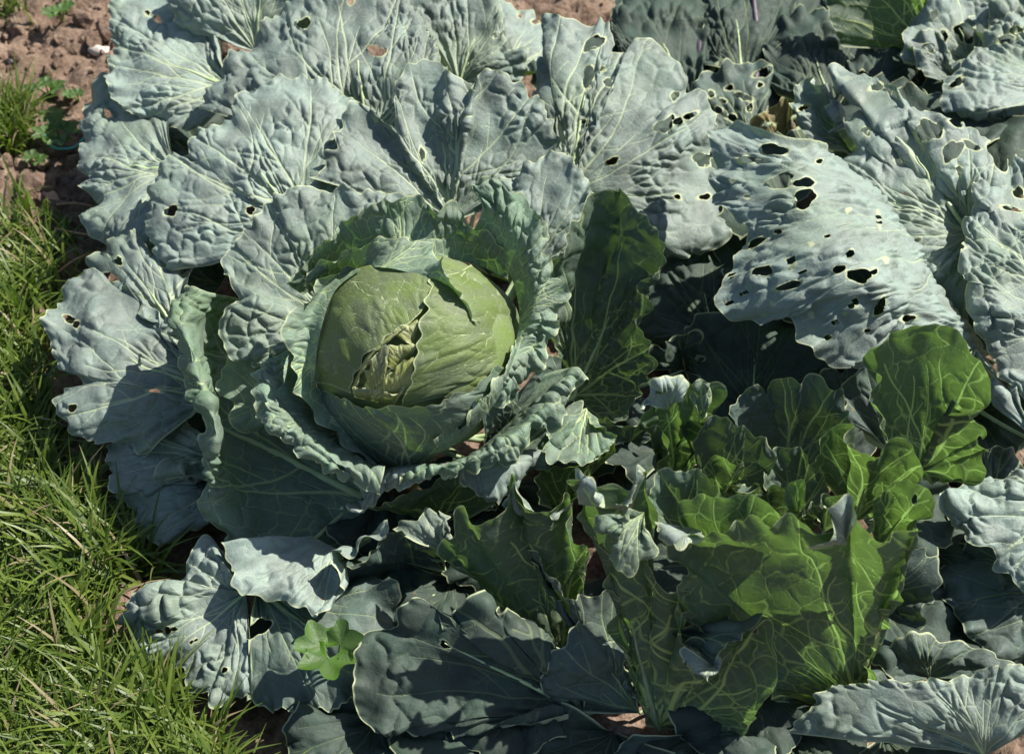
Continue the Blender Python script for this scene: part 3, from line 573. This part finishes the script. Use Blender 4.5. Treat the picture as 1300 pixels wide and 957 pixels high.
leaf(P2, [(893, 694, 14)], [(862, 690, 17.4), (845, 672, 17.6), (828, 650, 18), (821, 625, 19), (832, 602, 20), (860, 598, 20.6), (885, 606, 20), (906, 622, 19.2), (905, 660, 17)], b=-.8, mat='shaded_side', pucker=.002, frill=.002)
leaf(P2, [(880, 670, 17.6)], [(835, 665, 18.2), (838, 680, 18.4), (852, 692, 18.4), (872, 690, 18.4), (890, 684, 18.4), (895, 672, 18)], b=.5, mat='blue', pucker=.001, rib=0)
# inner leaves
leaf(P2, [(850, 640, 9)], [(836, 592, 14.6), (840, 560, 16.6), (822, 533, 18.8), (833, 510, 20), (824, 490, 21.2), (842, 481, 21.6), (862, 483, 21.2), (876, 502, 20), (886, 480, 21.2), (906, 490, 20.6), (902, 520, 18.6), (884, 560, 15.4), (880, 610, 11)], b=-1, **dict(UK, frill=.006, cell=.02, under=True))
leaf(P2, [(850, 520, 18.6)], [(824, 516, 20.4), (824, 492, 21.6), (842, 480, 22), (864, 483, 21.6), (868, 500, 20.4), (850, 505, 20)], b=.8, mat='blue', pucker=.003, cell=.012, frill=.003, rib=0)
leaf(P2, [(888, 540, 17)], [(880, 505, 20), (884, 480, 21.6), (900, 482, 21.6), (906, 500, 20.2), (898, 525, 18.6)], b=.8, mat='mid', pucker=.003, cell=.012, frill=.003, rib=0)
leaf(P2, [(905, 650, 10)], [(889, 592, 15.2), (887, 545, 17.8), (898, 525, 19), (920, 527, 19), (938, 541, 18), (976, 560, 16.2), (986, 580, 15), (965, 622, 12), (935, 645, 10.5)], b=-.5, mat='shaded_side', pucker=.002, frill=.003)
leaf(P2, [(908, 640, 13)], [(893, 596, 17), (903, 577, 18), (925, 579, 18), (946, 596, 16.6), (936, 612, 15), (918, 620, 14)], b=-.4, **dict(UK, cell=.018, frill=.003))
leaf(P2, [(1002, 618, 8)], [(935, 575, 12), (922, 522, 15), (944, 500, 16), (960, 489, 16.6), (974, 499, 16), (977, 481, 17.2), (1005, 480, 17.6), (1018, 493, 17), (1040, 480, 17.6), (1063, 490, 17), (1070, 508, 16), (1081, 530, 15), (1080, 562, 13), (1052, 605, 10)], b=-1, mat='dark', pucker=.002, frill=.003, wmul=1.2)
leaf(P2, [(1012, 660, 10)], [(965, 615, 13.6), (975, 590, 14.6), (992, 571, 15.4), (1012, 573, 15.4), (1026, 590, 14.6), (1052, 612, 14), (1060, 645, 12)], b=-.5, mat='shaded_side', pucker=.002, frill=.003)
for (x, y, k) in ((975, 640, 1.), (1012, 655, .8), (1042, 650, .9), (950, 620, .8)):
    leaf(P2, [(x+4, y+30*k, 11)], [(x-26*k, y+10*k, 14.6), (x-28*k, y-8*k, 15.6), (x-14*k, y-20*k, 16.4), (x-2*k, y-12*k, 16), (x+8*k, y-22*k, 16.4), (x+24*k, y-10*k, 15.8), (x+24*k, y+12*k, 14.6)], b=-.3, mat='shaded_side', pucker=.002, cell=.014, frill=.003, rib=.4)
leaf(P2, [(1015, 660, 13)], [(1004, 640, 16.6), (1002, 622, 18), (1010, 613, 18.8), (1020, 612, 18.8), (1022, 640, 16.4)], b=.4, mat='mid', pucker=.001, frill=.001)
leaf(P2, [(1085, 662, 10)], [(1036, 596, 15), (1038, 562, 17), (1060, 548, 18), (1084, 539, 18.6), (1080, 556, 18.2), (1100, 566, 18.4), (1116, 576, 18.4), (1136, 568, 18.6), (1160, 585, 18), (1170, 604, 17), (1150, 618, 16), (1125, 650, 13.6)], b=-.8, **dict(UK, cell=.02, frill=.003))
leaf(P2, [(1112, 700, 12)], [(1098, 650, 17.6), (1108, 625, 19.4), (1125, 605, 20.4), (1150, 607, 20.4), (1176, 620, 20), (1189, 640, 19), (1184, 656, 18.4), (1165, 660, 18), (1150, 696, 15.6)], b=-.6, holes=[(1161, 634, 4, 6, 10)], **dict(UK, cell=.02, frill=.005))
leaf(P2, [(1165, 600, 12)], [(1140, 592, 14), (1118, 540, 17), (1106, 480, 20), (1104, 450, 21.8), (1124, 430, 23), (1150, 410, 24), (1180, 407, 24), (1210, 425, 23.4), (1224, 440, 22.8), (1246, 470, 21.6), (1257, 492, 20.8), (1246, 511, 20), (1203, 513, 19.4), (1230, 526, 19), (1251, 550, 17.8), (1241, 562, 17.2), (1259, 566, 17), (1251, 590, 15.8), (1246, 616, 14.4), (1225, 626, 13.6), (1190, 615, 12.6)], b=-1.2, holes=[(1244, 558, 3, 5)], wmul=1.1, **dict(UK, cell=.022))
leaf(P2, [(1130, 575, 7)], [(1090, 545, 9), (1072, 515, 10.5), (1080, 480, 12), (1102, 461, 13), (1122, 470, 12.5), (1140, 520, 10)], b=.3, mat='dark', pucker=.002)
leaf(P2, [(1110, 770, 4)], [(1090, 810, 5), (1085, 740, 9), (1110, 700, 11), (1150, 690, 11), (1190, 720, 8.6), (1190, 760, 6.6), (1172, 770, 6.6), (1178, 795, 5), (1160, 800, 4.6), (1135, 785, 4)], b=.5, mat='dark', pucker=.002, frill=.003)
leaf(P2, [(1180, 860, 1.5)], [(1085, 900, 2), (1100, 840, 3), (1160, 815, 4), (1230, 815, 4), (1290, 850, 3), (1300, 890, 2)], b=1, mat='dark', pucker=.002)

# ================================================================== HOLED CABBAGE BEHIND
P3 = plant('cabbage with a huge arching pale leaf riddled with slug holes, between two others', 1185, 520, .07)
QK = dict(pucker=.0030, cell=.021, frill=.004, wav=.003, zs=(13, .8))
SH = [(1044, 190, 20.4), (1078, 212, 19.5), (1113, 248, 18.5), (1148, 292, 17.2), (1170, 335, 15.8), (1204, 382, 14), (1238, 425, 12), (1264, 482, 10)]
leaf(P3, [(x-6, y+16, z-7) for x, y, z in SH], SH,
     [(985, 176, 22.6), (1015, 230, 24), (1055, 290, 23.5), (1095, 345, 22.5), (1130, 385, 20), (1160, 420, 16), (1205, 462, 12)],
     [(935, 160, 21), (902, 162, 20.5), (905, 200, 20.5), (900, 240, 20), (911, 262, 19.6), (944, 290, 20.5), (935, 320, 19.8), (921, 350, 19), (901, 380, 18), (930, 405, 17.5), (965, 413, 17.5), (1000, 402, 18.3), (1015, 431, 17), (1035, 447, 16.5), (1075, 468, 15.5), (1092, 457, 15.8), (1152, 412, 16.3), (1180, 445, 13)],
     mid=.45, rib=0, wmul=.7, holes=[(991, 230, 19, 8, -15), (1021, 232, 13, 6, 5), (1022, 252, 16, 10, -32), (1077, 267, 3, 3), (988, 294, 4.5, 3.5), (960, 308, 14, 4, -30), (969, 344, 11, 7, -5), (1005, 331, 6, 4), (1004, 339, 3, 4), (1002, 363, 16, 5, -8), (1080, 322, 4, 5, 30), (1065, 342, 8, 5), (1091, 350, 17, 8, 12), (1110, 345, 5, 4), (1081, 389, 4, 3), (1086, 383, 3.5, 5), (1117, 390, 6, 11, 28), (1153, 404, 9, 4), (1051, 428, 4, 4), (929, 350, 4, 3), (982, 190, 15, 8, 10), (952, 203, 16, 4, 8), (1116, 278, 2, 8, -10), (930, 230, 4, 3), (948, 250, 3, 2.5), (975, 268, 2.5, 2), (1040, 205, 4, 3), (1050, 300, 2.5, 2), (1030, 310, 3, 2.5), (945, 372, 3, 2.5), (925, 385, 4, 2.5), (980, 385, 3, 2), (1030, 400, 3, 3.5), (1060, 410, 2.5, 3), (1100, 420, 3, 2.5), (1125, 330, 3, 4), (1020, 345, 2.5, 2)], **dict(QK, zs=None, wav=.002, pucker=.003, cell=.024))
leaf(P3, [(955, 525, 3)], [(875, 500, 4.5), (868, 430, 7), (890, 400, 8), (950, 392, 9), (1010, 400, 9), (1065, 440, 8), (1055, 505, 5)], b=.6, mat='shade_dull', pucker=.002, wmul=1.1)
leaf(P3, [(1075, 530, 3)], [(1020, 520, 5), (1030, 480, 7), (1060, 465, 8), (1110, 470, 8), (1120, 520, 5)], b=.6, mat='shade_dull', pucker=.002)
leaf(P3, [(1325, 565, 8)], [(1262, 515, 8.6), (1257, 484, 10.6), (1268, 476, 11), (1302, 522, 10), (1330, 540, 9)], b=.5, **QK)
leaf(P3, [(1235, 450, 11)], [(1222, 475, 11), (1226, 455, 12.4), (1240, 450, 12.6), (1262, 472, 12), (1270, 490, 11)], b=.5, **QK)
leaf(P3, [(1258, 640, 2)], [(1238, 605, 4.5), (1258, 566, 7), (1285, 568, 7), (1299, 590, 6), (1300, 615, 5)], b=.4, mat='dark', pucker=.002)

P4 = plant('pale blue-green cabbage with spreading holed leaves behind the huge arching leaf', 1330, 400, .08)
leaf(P4, [(1234, 296, 13)], [(1225, 440, 8), (1180, 385, 9.5), (1140, 330, 11.5), (1100, 290, 13), (1064, 208, 16), (1079, 185, 17), (1076, 153, 18.5), (1097, 128, 19.5), (1088, 118, 20), (1060, 106, 20), (1053, 86, 21), (1072, 85, 21), (1110, 98, 21), (1140, 119, 21), (1190, 144, 20.5), (1225, 157, 20), (1252, 172, 19.5), (1282, 195, 19), (1292, 225, 17.5), (1285, 262, 15)],
     b=2.2, holes=[(1179, 166, 18, 12, 30), (1209, 192, 10, 16, 28), (1233, 185, 10, 5, 28), (1213, 156, 8, 5, 15), (1142, 205, 6, 3), (1100, 167, 5, 6), (1268, 197, 12, 18, -20), (1113, 111, 8, 5, -20), (1132, 118, 9, 3, 30), (1218, 217, 4, 6), (1165, 305, 4, 3)], **dict(QK, cell=.024))
leaf(P4, [(1425, 425, 9)], [(1400, 200, 17), (1320, 192, 18), (1300, 196, 18), (1264, 218, 18), (1233, 240, 18), (1240, 255, 17.8), (1221, 285, 17.2), (1226, 305, 17), (1214, 340, 16.5), (1230, 360, 16), (1224, 386, 15.6), (1240, 420, 14.2), (1256, 450, 12.8), (1292, 505, 10.8), (1340, 570, 8)], b=3, holes=[(1293, 245, 8, 6, 20), (1284, 265, 12, 3, 15), (1218, 313, 7, 3, -10)], **dict(QK, pucker=.0052, cell=.019))
leaf(P4, [(1400, 645, 6)], [(1345, 588, 9), (1290, 602, 9), (1230, 610, 9), (1199, 630, 8.4), (1196, 650, 8), (1216, 676, 7.3), (1240, 690, 6.8), (1255, 700, 6.4), (1262, 716, 6.2), (1292, 744, 5), (1345, 765, 4)], b=2, **dict(QK, pucker=.005, cell=.018))
leaf(P4, [(1410, 745, 2)], [(1300, 690, 4.4), (1230, 690, 4.4), (1195, 716, 4.2), (1198, 760, 3.4), (1222, 790, 2.8), (1240, 816, 2.2), (1272, 840, 1.8), (1320, 840, 1.8)], b=1.5, mat='dark', pucker=.004, cell=.03)
leaf(P2, [(1250, 960, 2.5)], [(1000, 930, 2), (1050, 874, 4.5), (1110, 863, 6), (1160, 862, 6.6), (1220, 858, 7), (1270, 848, 7.4), (1312, 845, 7.8), (1400, 890, 6)], b=1.5, petiole=False, **dict(QK, cell=.02, zs=None))
leaf(P4, [(1090, 200, 11)], [(1030, 182, 14), (1004, 142, 16), (1010, 120, 17), (1015, 96, 18), (1034, 108, 18), (1056, 110, 18.4), (1050, 140, 17), (1062, 162, 15.6)], b=1, holes=[(1020, 137, 8, 3, -20)], pucker=.003, frill=.005)
leaf(P4, [(1060, 250, 8)], [(1010, 230, 9), (1000, 180, 11.4), (1030, 155, 13), (1065, 150, 13.5), (1085, 190, 11.5)], b=.5, mat='under', under=True, pucker=.002)

# ================================================================== CABBAGES AT THE BACK
P5 = plant('dark shaded cabbage with purple stalks and slug-eaten lacy leaves at the back of the bed', 960, 215, .07)
DK = dict(mat='dark', pucker=.0035, cell=.024, frill=.006, wav=.005, zs=(7, .6))
leaf(P5, [(885, 150, 5)], [(805, 130, 8), (785, 62, 10), (778, 10, 12), (830, -35, 13), (905, -20, 12), (905, 60, 8)], b=1, **dict(DK, mat='shade_dull'))  # back leaves darkened in colour for the shade here
leaf(P5, [(945, 110, 6)], [(900, 90, 8), (893, 30, 11), (905, -30, 14), (960, -50, 15), (1010, -30, 13), (1005, 40, 9)], b=1, **dict(DK, mat='shade_dull'))
leaf(P5, [(1060, 140, 6)], [(985, 120, 7), (970, 70, 9), (985, 25, 11), (1040, 10, 12), (1085, 40, 10), (1090, 100, 7)], b=1, **dict(DK, mat='shade_dull'))
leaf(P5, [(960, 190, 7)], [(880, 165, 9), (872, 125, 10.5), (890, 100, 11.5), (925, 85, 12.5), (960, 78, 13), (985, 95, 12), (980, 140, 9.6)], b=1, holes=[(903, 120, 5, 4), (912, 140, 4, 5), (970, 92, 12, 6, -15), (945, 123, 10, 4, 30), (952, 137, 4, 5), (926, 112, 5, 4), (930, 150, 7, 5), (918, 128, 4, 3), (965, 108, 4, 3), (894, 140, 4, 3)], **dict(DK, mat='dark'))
leaf(P5, [(1000, 190, 9)], [(955, 175, 12), (960, 150, 13.4), (985, 130, 14), (1003, 125, 14.4), (1005, 165, 12)], b=.6, mat='withered', holes=[(975, 158, 6, 3)], pucker=.003, label='small yellowing leaf with a brown withered patch')
leaf(P5, [(1185, 65, 10)], [(1070, 60, 10.5), (1050, 20, 13.4), (1065, -20, 16), (1110, -45, 18), (1165, -20, 17), (1182, 25, 13.6)], b=-.6, **dict(UK, cell=.022))
leaf(P5, [(1110, 150, 6)], [(1075, 110, 8.4), (1080, 70, 10.5), (1110, 50, 12), (1150, 48, 12), (1170, 80, 10), (1160, 130, 7)], b=.8, holes=[(1120, 62, 6, 4), (1150, 75, 8, 4, 30), (1095, 95, 5, 6)], **dict(DK, mat='shade_dull'))
for k, (a0, a1, a2) in enumerate((((905, 150, 4), (888, 75, 7.5), (897, -10, 10)), ((950, 150, 4), (962, 70, 7.5), (956, -10, 11)))):
    Pq = resample(catmull([pt(a0), pt(a1), pt(a2)]), 14)
    tube('leaf_stalk', Pq, np.linspace(.006, .0025, 14), PURPLE, P5.obj, 8, P5.loc)
P6 = plant('grey-green cabbage with torn crumpled leaves in the far corner of the bed', 1340, 150, .08)
leaf(P6, [(1400, 120, 13)], [(1335, 8, 17), (1292, 14, 17), (1255, 40, 16.5), (1234, 70, 16), (1200, 105, 15), (1192, 130, 14.2), (1206, 146, 13.6), (1250, 140, 13.4), (1300, 150, 12.6), (1350, 172, 11.6)], b=2.5, holes=[(1275, 50, 14, 4, -20), (1215, 105, 10, 5, -30), (1290, 38, 8, 5)], **dict(QK, pucker=.005, cell=.018))
leaf(P6, [(1240, 90, 9)], [(1150, 75, 12), (1145, 45, 13.4), (1160, 15, 15), (1190, -10, 16), (1230, -20, 16), (1260, 10, 15), (1250, 50, 12.4)], b=1, holes=[(1225, 42, 13, 12, 10), (1245, 38, 5, 8), (1199, 46, 5, 7), (1180, 60, 8, 5), (1185, 20, 6, 5)], **dict(QK, frill=.009))
leaf(P6, [(1220, 110, 8)], [(1180, 95, 12), (1152, 62, 13), (1165, 45, 13.6), (1190, 38, 14), (1200, 70, 12), (1215, 90, 10)], b=.8, **dict(QK, frill=.009))
leaf(P6, [(1330, 60, 12)], [(1255, 30, 15), (1258, 5, 16.5), (1290, -20, 18), (1340, -30, 18), (1390, 10, 15)], b=1, **QK)
leaf(P6, [(1300, 230, 5)], [(1230, 180, 7), (1225, 140, 9), (1260, 130, 10), (1320, 150, 9)], b=.6, **DK)

# filler leaves added under the canopy, shade put into their dark colour
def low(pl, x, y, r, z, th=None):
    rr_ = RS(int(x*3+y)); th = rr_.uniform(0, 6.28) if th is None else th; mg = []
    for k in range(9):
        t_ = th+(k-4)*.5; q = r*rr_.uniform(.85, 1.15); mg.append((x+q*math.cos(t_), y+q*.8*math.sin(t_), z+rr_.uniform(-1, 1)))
    leaf(pl, [(x-.45*r*math.cos(th), y-.35*r*math.sin(th), z-1.2)], mg, b=1.2, mat='shade_dull', pucker=.003, dens=4., rib=0)
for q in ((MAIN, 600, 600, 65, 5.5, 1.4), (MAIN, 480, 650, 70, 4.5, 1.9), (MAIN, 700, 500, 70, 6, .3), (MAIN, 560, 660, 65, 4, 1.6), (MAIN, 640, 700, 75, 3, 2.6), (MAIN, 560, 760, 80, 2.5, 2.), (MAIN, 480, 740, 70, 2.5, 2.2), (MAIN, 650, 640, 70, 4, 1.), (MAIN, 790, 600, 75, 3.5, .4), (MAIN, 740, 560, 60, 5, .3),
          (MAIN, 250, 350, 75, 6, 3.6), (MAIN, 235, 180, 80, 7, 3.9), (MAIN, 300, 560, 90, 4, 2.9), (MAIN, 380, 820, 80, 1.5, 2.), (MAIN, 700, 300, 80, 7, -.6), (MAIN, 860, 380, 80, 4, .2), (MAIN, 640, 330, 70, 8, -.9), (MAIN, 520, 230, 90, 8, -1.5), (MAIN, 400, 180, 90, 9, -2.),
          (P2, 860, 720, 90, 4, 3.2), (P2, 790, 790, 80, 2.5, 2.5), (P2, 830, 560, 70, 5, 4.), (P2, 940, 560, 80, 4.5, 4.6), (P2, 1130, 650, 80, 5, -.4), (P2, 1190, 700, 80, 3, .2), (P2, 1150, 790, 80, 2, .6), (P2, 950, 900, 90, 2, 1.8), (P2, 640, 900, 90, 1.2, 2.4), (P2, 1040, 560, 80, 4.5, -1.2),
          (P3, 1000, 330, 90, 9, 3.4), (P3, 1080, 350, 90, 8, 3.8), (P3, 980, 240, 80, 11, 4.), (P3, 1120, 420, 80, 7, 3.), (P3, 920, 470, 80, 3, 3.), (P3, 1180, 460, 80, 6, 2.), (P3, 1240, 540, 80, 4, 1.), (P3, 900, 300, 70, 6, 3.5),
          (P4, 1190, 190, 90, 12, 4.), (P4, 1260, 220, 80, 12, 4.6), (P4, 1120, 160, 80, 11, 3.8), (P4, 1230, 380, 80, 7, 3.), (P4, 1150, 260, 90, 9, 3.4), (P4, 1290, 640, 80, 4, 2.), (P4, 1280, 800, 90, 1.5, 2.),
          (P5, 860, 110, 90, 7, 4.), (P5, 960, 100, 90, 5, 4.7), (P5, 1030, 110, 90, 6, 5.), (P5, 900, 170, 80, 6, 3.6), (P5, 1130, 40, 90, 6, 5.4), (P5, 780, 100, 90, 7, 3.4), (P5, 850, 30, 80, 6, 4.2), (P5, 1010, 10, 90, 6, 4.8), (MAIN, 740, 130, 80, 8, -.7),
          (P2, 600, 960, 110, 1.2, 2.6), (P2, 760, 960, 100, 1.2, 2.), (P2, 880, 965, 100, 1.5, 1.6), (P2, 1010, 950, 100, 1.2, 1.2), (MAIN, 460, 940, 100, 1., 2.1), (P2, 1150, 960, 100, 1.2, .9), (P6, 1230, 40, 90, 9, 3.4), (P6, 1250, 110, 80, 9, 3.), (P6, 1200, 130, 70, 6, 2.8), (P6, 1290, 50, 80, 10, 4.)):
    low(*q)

# ================================================================== GRASS
def grass_material():
    m, t, out = newmat('grass_blades'); L = t.links.new
    r = N(t, 'ShaderNodeAttribute', attribute_name='rnd').outputs['Fac']; h = N(t, 'ShaderNodeAttribute', attribute_name='hgt').outputs['Fac']
    c = mixc(t, mapr(t, r, 0, .8), (.05, .092, .011), (.125, .172, .026))
    c = mixc(t, mapr(t, r, .93, .95), c, (.28, .23, .13))
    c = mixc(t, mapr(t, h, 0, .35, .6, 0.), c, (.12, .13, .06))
    p = N(t, 'ShaderNodeBsdfPrincipled', i_Roughness=.45); L(c, p.inputs['Base Color']); p.inputs['Specular IOR Level'].default_value = .4
    tr = N(t, 'ShaderNodeBsdfTranslucent'); L(mixc(t, 1., c, (1.3, 1.5, .7), 'MULTIPLY'), tr.inputs[0])
    mx = N(t, 'ShaderNodeMixShader', i_0=.35); L(p.outputs[0], mx.inputs[1]); L(tr.outputs[0], mx.inputs[2]); L(mx.outputs[0], out.inputs[0]); return m
GM = grass_material()
def blades(name, pts, rng, lmin, lmax, wid, lean, nseg=5, wind=None):
    n = len(pts); Ln = rng.uniform(lmin, lmax, n); az = rng.uniform(0, 2*math.pi, n)
    if wind is not None: az = wind+rng.normal(0, 1.7, n)
    tilt0 = np.abs(rng.normal(.35, .3, n)); bend = rng.uniform(.3, 1.0, n)*lean
    w_ = rng.uniform(.6, 1.3, n)*wid; pos = np.array(pts); V = []; Hh = []
    d = np.stack([np.cos(az), np.sin(az)], 1); tw = rng.normal(0, .6, n)
    for k in range(nseg+1):
        f = k/nseg; ww = w_*(1-f**2.2)*.5+.00012
        sd_ = np.stack([-np.sin(az+tw*f), np.cos(az+tw*f), np.zeros(n)], 1)
        V.append(np.stack([pos-sd_*ww[:, None], pos+sd_*ww[:, None]], 1)); Hh.append(np.full((n, 2), f))
        th = tilt0+bend*f; st = Ln/nseg
        pos = pos+np.stack([d[:, 0]*np.sin(th)*st, d[:, 1]*np.sin(th)*st, np.cos(th)*st], 1)
        pos[:, 2] = np.maximum(pos[:, 2], .003)
    V = np.stack(V, 1); Hh = np.stack(Hh, 1)
    base = (np.arange(n)*(nseg+1)*2)[:, None]
    F = np.concatenate([np.stack([base+2*k, base+2*k+1, base+2*k+3, base+2*k+2], -1) for k in range(nseg)], 1).reshape(-1, 4)
    rn = np.repeat(rng.uniform(0, 1, n), (nseg+1)*2)
    return mesh_np(name, V.reshape(-1, 3), F, GM, attrs={'rnd': ('FLOAT', rn), 'hgt': ('FLOAT', Hh.ravel())})
LIM = np.array([(250, 0), (290, 50), (330, 60), (360, 45), (400, 15), (500, 15), (560, 30), (620, 60), (680, 105), (710, 150), (735, 165), (760, 110), (800, 70), (850, 110), (880, 165), (957, 240), (1200, 330)], float)
rg = RS(31); pts = []; dens_ = Wave(RS(2), .05, .2)
while len(pts) < 21000:
    px, py = rg.uniform(-420, 440), 255+ (rg.uniform(0, 1)**.85)*900
    g = G(px, py, 0)
    px0, py0 = px, py
    lim = np.interp(py0, LIM[:, 0], LIM[:, 1])
    if px0 > lim+40+rg.normal(0, 12): continue
    if py0 < 380 and rg.uniform() > (py0-260)/120+.1: continue
    if dens_(g[0], g[1]) < -1.1 and rg.uniform() < .6: continue
    pts.append((g[0], g[1], zg(g[0], g[1])-.002))
o = blades('lawn_grass', pts, RS(32), .025, .095, .0038, 2.1, nseg=5, wind=2.6)
tag(o, 'long green lawn grass along the left edge of the cabbage bed', 'grass', kind='stuff')

# ================================================================== SMALL THINGS
WEED = leaf_material('weed_leaf', (.045, .10, .014), (.07, .13, .03), (.22, .34, .1), (.2, .42, .03), .5, .3, .5, .4)
def lobed(rng, size, lobes=5, depth=.38, nr=9, na=48, cup=.25):
    th = np.linspace(-2.5, 2.5, na); r = np.linspace(0, 1, nr)
    prof = (1-depth*(.5-.5*np.cos(th*lobes*1.26+math.pi)))*(.8+.2*np.cos(th*.6))+.07*np.abs(np.sin(th*6.5+.4))
    X = size*r[None]*(prof*np.sin(th))[:, None]; Y = size*(r[None]*(prof*np.cos(th))[:, None])
    Z = size*(cup*r[None]**2*(1+.35*np.cos(th*lobes*1.26))[:, None])*.6
    idx = np.arange(na*nr).reshape(na, nr)
    F = np.stack([idx[:-1, :-1], idx[1:, :-1], idx[1:, 1:], idx[:-1, 1:]], -1).reshape(-1, 4)
    V = np.stack([X, Y, Z], -1).reshape(-1, 3)
    vdist = np.abs(np.sin(th*lobes*.63))[:, None]*r[None]*size*.5+.0004
    big = np.full(V.shape[0], .02)
    return V, F, {'vd': ('FLOAT', vdist.ravel()), 'v1': ('FLOAT', big), 'v2': ('FLOAT', big), 'ed': ('FLOAT', big), 'flat': ('FLOAT_VECTOR', V)}
def rotm(az, pitch):
    ca, sa, cp, sp = math.cos(az), math.sin(az), math.cos(pitch), math.sin(pitch)
    return np.array([[ca, -sa, 0], [sa, ca, 0], [0, 0, 1]])@np.array([[1, 0, 0], [0, cp, -sp], [0, sp, cp]])
WST = simple('weed_stem', (.16, .22, .07), (.22, .27, .1))
def weed(label, px, py, z, leaves, size, rng, lobes=5, group=None, depth=.38):
    g = G(px, py, 0); g[2] = zg(g[0], g[1])
    e = empty('weed', g, label, 'weed', group)
    for (dx, dy, az, pitch) in leaves:
        tip = G(px+dx, py+dy, z)
        V, F, at = lobed(rng, size*rng.uniform(.85, 1.15), lobes, depth)
        lo = mesh_np('leaf', V@rotm(az, pitch).T+tip-g, F, WEED, e, attrs=at)
        Pq = resample(catmull([g-[0, 0, .005], (g+tip)/2+[0, 0, z*.2], tip]), 9)
        tube('stem', Pq, np.linspace(.0014, .0009, 9), WST, lo, 6, g)
rg = RS(41)
weed('bright green three-lobed buttercup weed in front of the dark cabbage leaves', 430, 872, .075, [(-24, -52, 1.15, .4), (2, -54, -.75, .4), (-14, -36, 2.75, .25)], .024, rg, 4, depth=.32)
weed('small round-leaved weed seedling on bare soil beside the far grass tuft', 58, 108, .012, [(0, 0, .3, .2), (-16, 6, 1.8, .2), (12, 4, -1.5, .2)], .015, rg, 5, 'weeds in the bare soil', .25)
weed('leafy green weed clump growing in the soil above the turquoise string', 72, 165, .014, [(0, -4, .3, .3), (-12, 6, 1.8, .2), (12, 2, -1.5, .2), (4, 12, 3, .1), (-4, -16, .8, .2)], .018, rg, 5, 'weeds in the bare soil', .35)
weed('tiny weed seedling on the soil between cabbage leaf and weed clump', 98, 120, .01, [(0, 0, .3, .2), (-10, 0, 1.8, .2)], .011, rg, 5, 'weeds in the bare soil', .25)
weed('tiny weed seedling on the soil below the turquoise string', 40, 200, .01, [(0, 0, .3, .2), (10, 4, -1.8, .2)], .012, rg, 5, 'weeds in the bare soil', .25)
weed('weed seedling at the top of the bare soil', 76, 14, .012, [(0, 0, .3, .2), (-10, 3, 1.8, .2), (8, -5, -1, .2)], .014, rg, 5, 'weeds in the bare soil', .25)
# grass tufts standing apart on the soil
for (x, y, lab, nb) in ((14, 150, 'yellow-green grass tuft on the soil left of the weed clump', 160), (8, 18, 'thin grass tuft at the top corner of the bare soil', 40), (18, 180, 'grass tuft beside the turquoise string', 140)):
    g = G(x, y, 0); pr = RS(x*7+y); pp = [(g[0]+pr.normal(0, .012), g[1]+pr.normal(0, .012), zg(g[0], g[1])-.002) for _ in range(nb)]
    tag(blades('grass_tuft', pp, pr, .03, .09, .0034, 1.4), lab, 'grass tuft', 'grass tufts on the soil')
# turquoise string
STR = simple('turquoise_twine', (.05, .33, .26), (.10, .42, .34), 300, .6)
sp = [(58, 172, 1.4), (62, 182, 1.0), (72, 188, .9), (84, 189, .9), (94, 187, 1.0), (101, 182, 1.3), (106, 176, 1.6)]
so_ = tube('string', resample(catmull([pt(q) for q in sp]), 40), np.full(40, .0014), STR, None, 7)
tag(so_, 'short turquoise garden string lying curled on the soil', 'string')
# stones and chips
STONE = simple('pale_stone', (.42, .37, .31), (.58, .54, .48), 120, .8)
WOODM = simple('wood_chip', (.24, .15, .10), (.36, .25, .18), 80, .85)
def stone(name, px, py, r, lab, mat, sc=(1, 1, .6), cat='stone', group=None, seed=0, rz=0., zoff=.004):
    g = G(px, py, .0); rr_ = RS(seed+5); V = lump(rr_, 1.)*np.array(sc)*r
    V = V@rotm(rz, 0).T; g[2] = zg(g[0], g[1])+r*sc[2]*.4+zoff
    o = mesh_np(name, V, I2F, mat, None, smooth=True); o.location = g; tag(o, lab, cat, group)
stone('wood_chip', 60, 255, .022, 'flat brown wood chip lying at the edge of the grass', WOODM, (.45, 1., .22), 'wood chip', None, 2, .5)
stone('stone', 233, 6, .013, 'white stone on the soil behind the cabbage leaf at the top', STONE, (1.3, .7, .6), 'stone', None, 3)
stone('stone', 124, 57, .009, 'pale pebble on the bare soil by the cabbage leaf edge', STONE, (1.2, .8, .6), 'stone', None, 4)
stone('stone', 40, 232, .007, 'small pale pebble on the soil above the wood chip', STONE, (1.1, .8, .6), 'stone', None, 6)
stone('stone', 12, 68, .007, 'small grey pebble on the bare soil among clods', STONE, (1.1, .9, .7), 'stone', None, 8)
# dry stems on the grass edge
DRY = simple('dry_stem', (.30, .17, .08), (.42, .28, .15), 90, .7)
for k, (pp, lab) in enumerate((([(72, 260, 1), (95, 258, 1.4), (118, 262, 1)], 'short rust-brown dry stem beside the wood chip'),
        ([(68, 350, 2), (95, 330, 2.5), (125, 318, 2.4)], 'thin orange-brown dry stem lying across the grass by the cabbage'),
        ([(70, 290, 2), (98, 296, 2.6), (128, 300, 2.2)], 'pale straw stalk lying across the top of the grass'))):
    tag(tube('dry_stem', resample(catmull([pt(q) for q in pp]), 16), np.linspace(.0014, .0008, 16), DRY, None, 6), lab, 'dry stem')
print('leaves', NLEAF[0], 'leaf tris', TRIS[0])
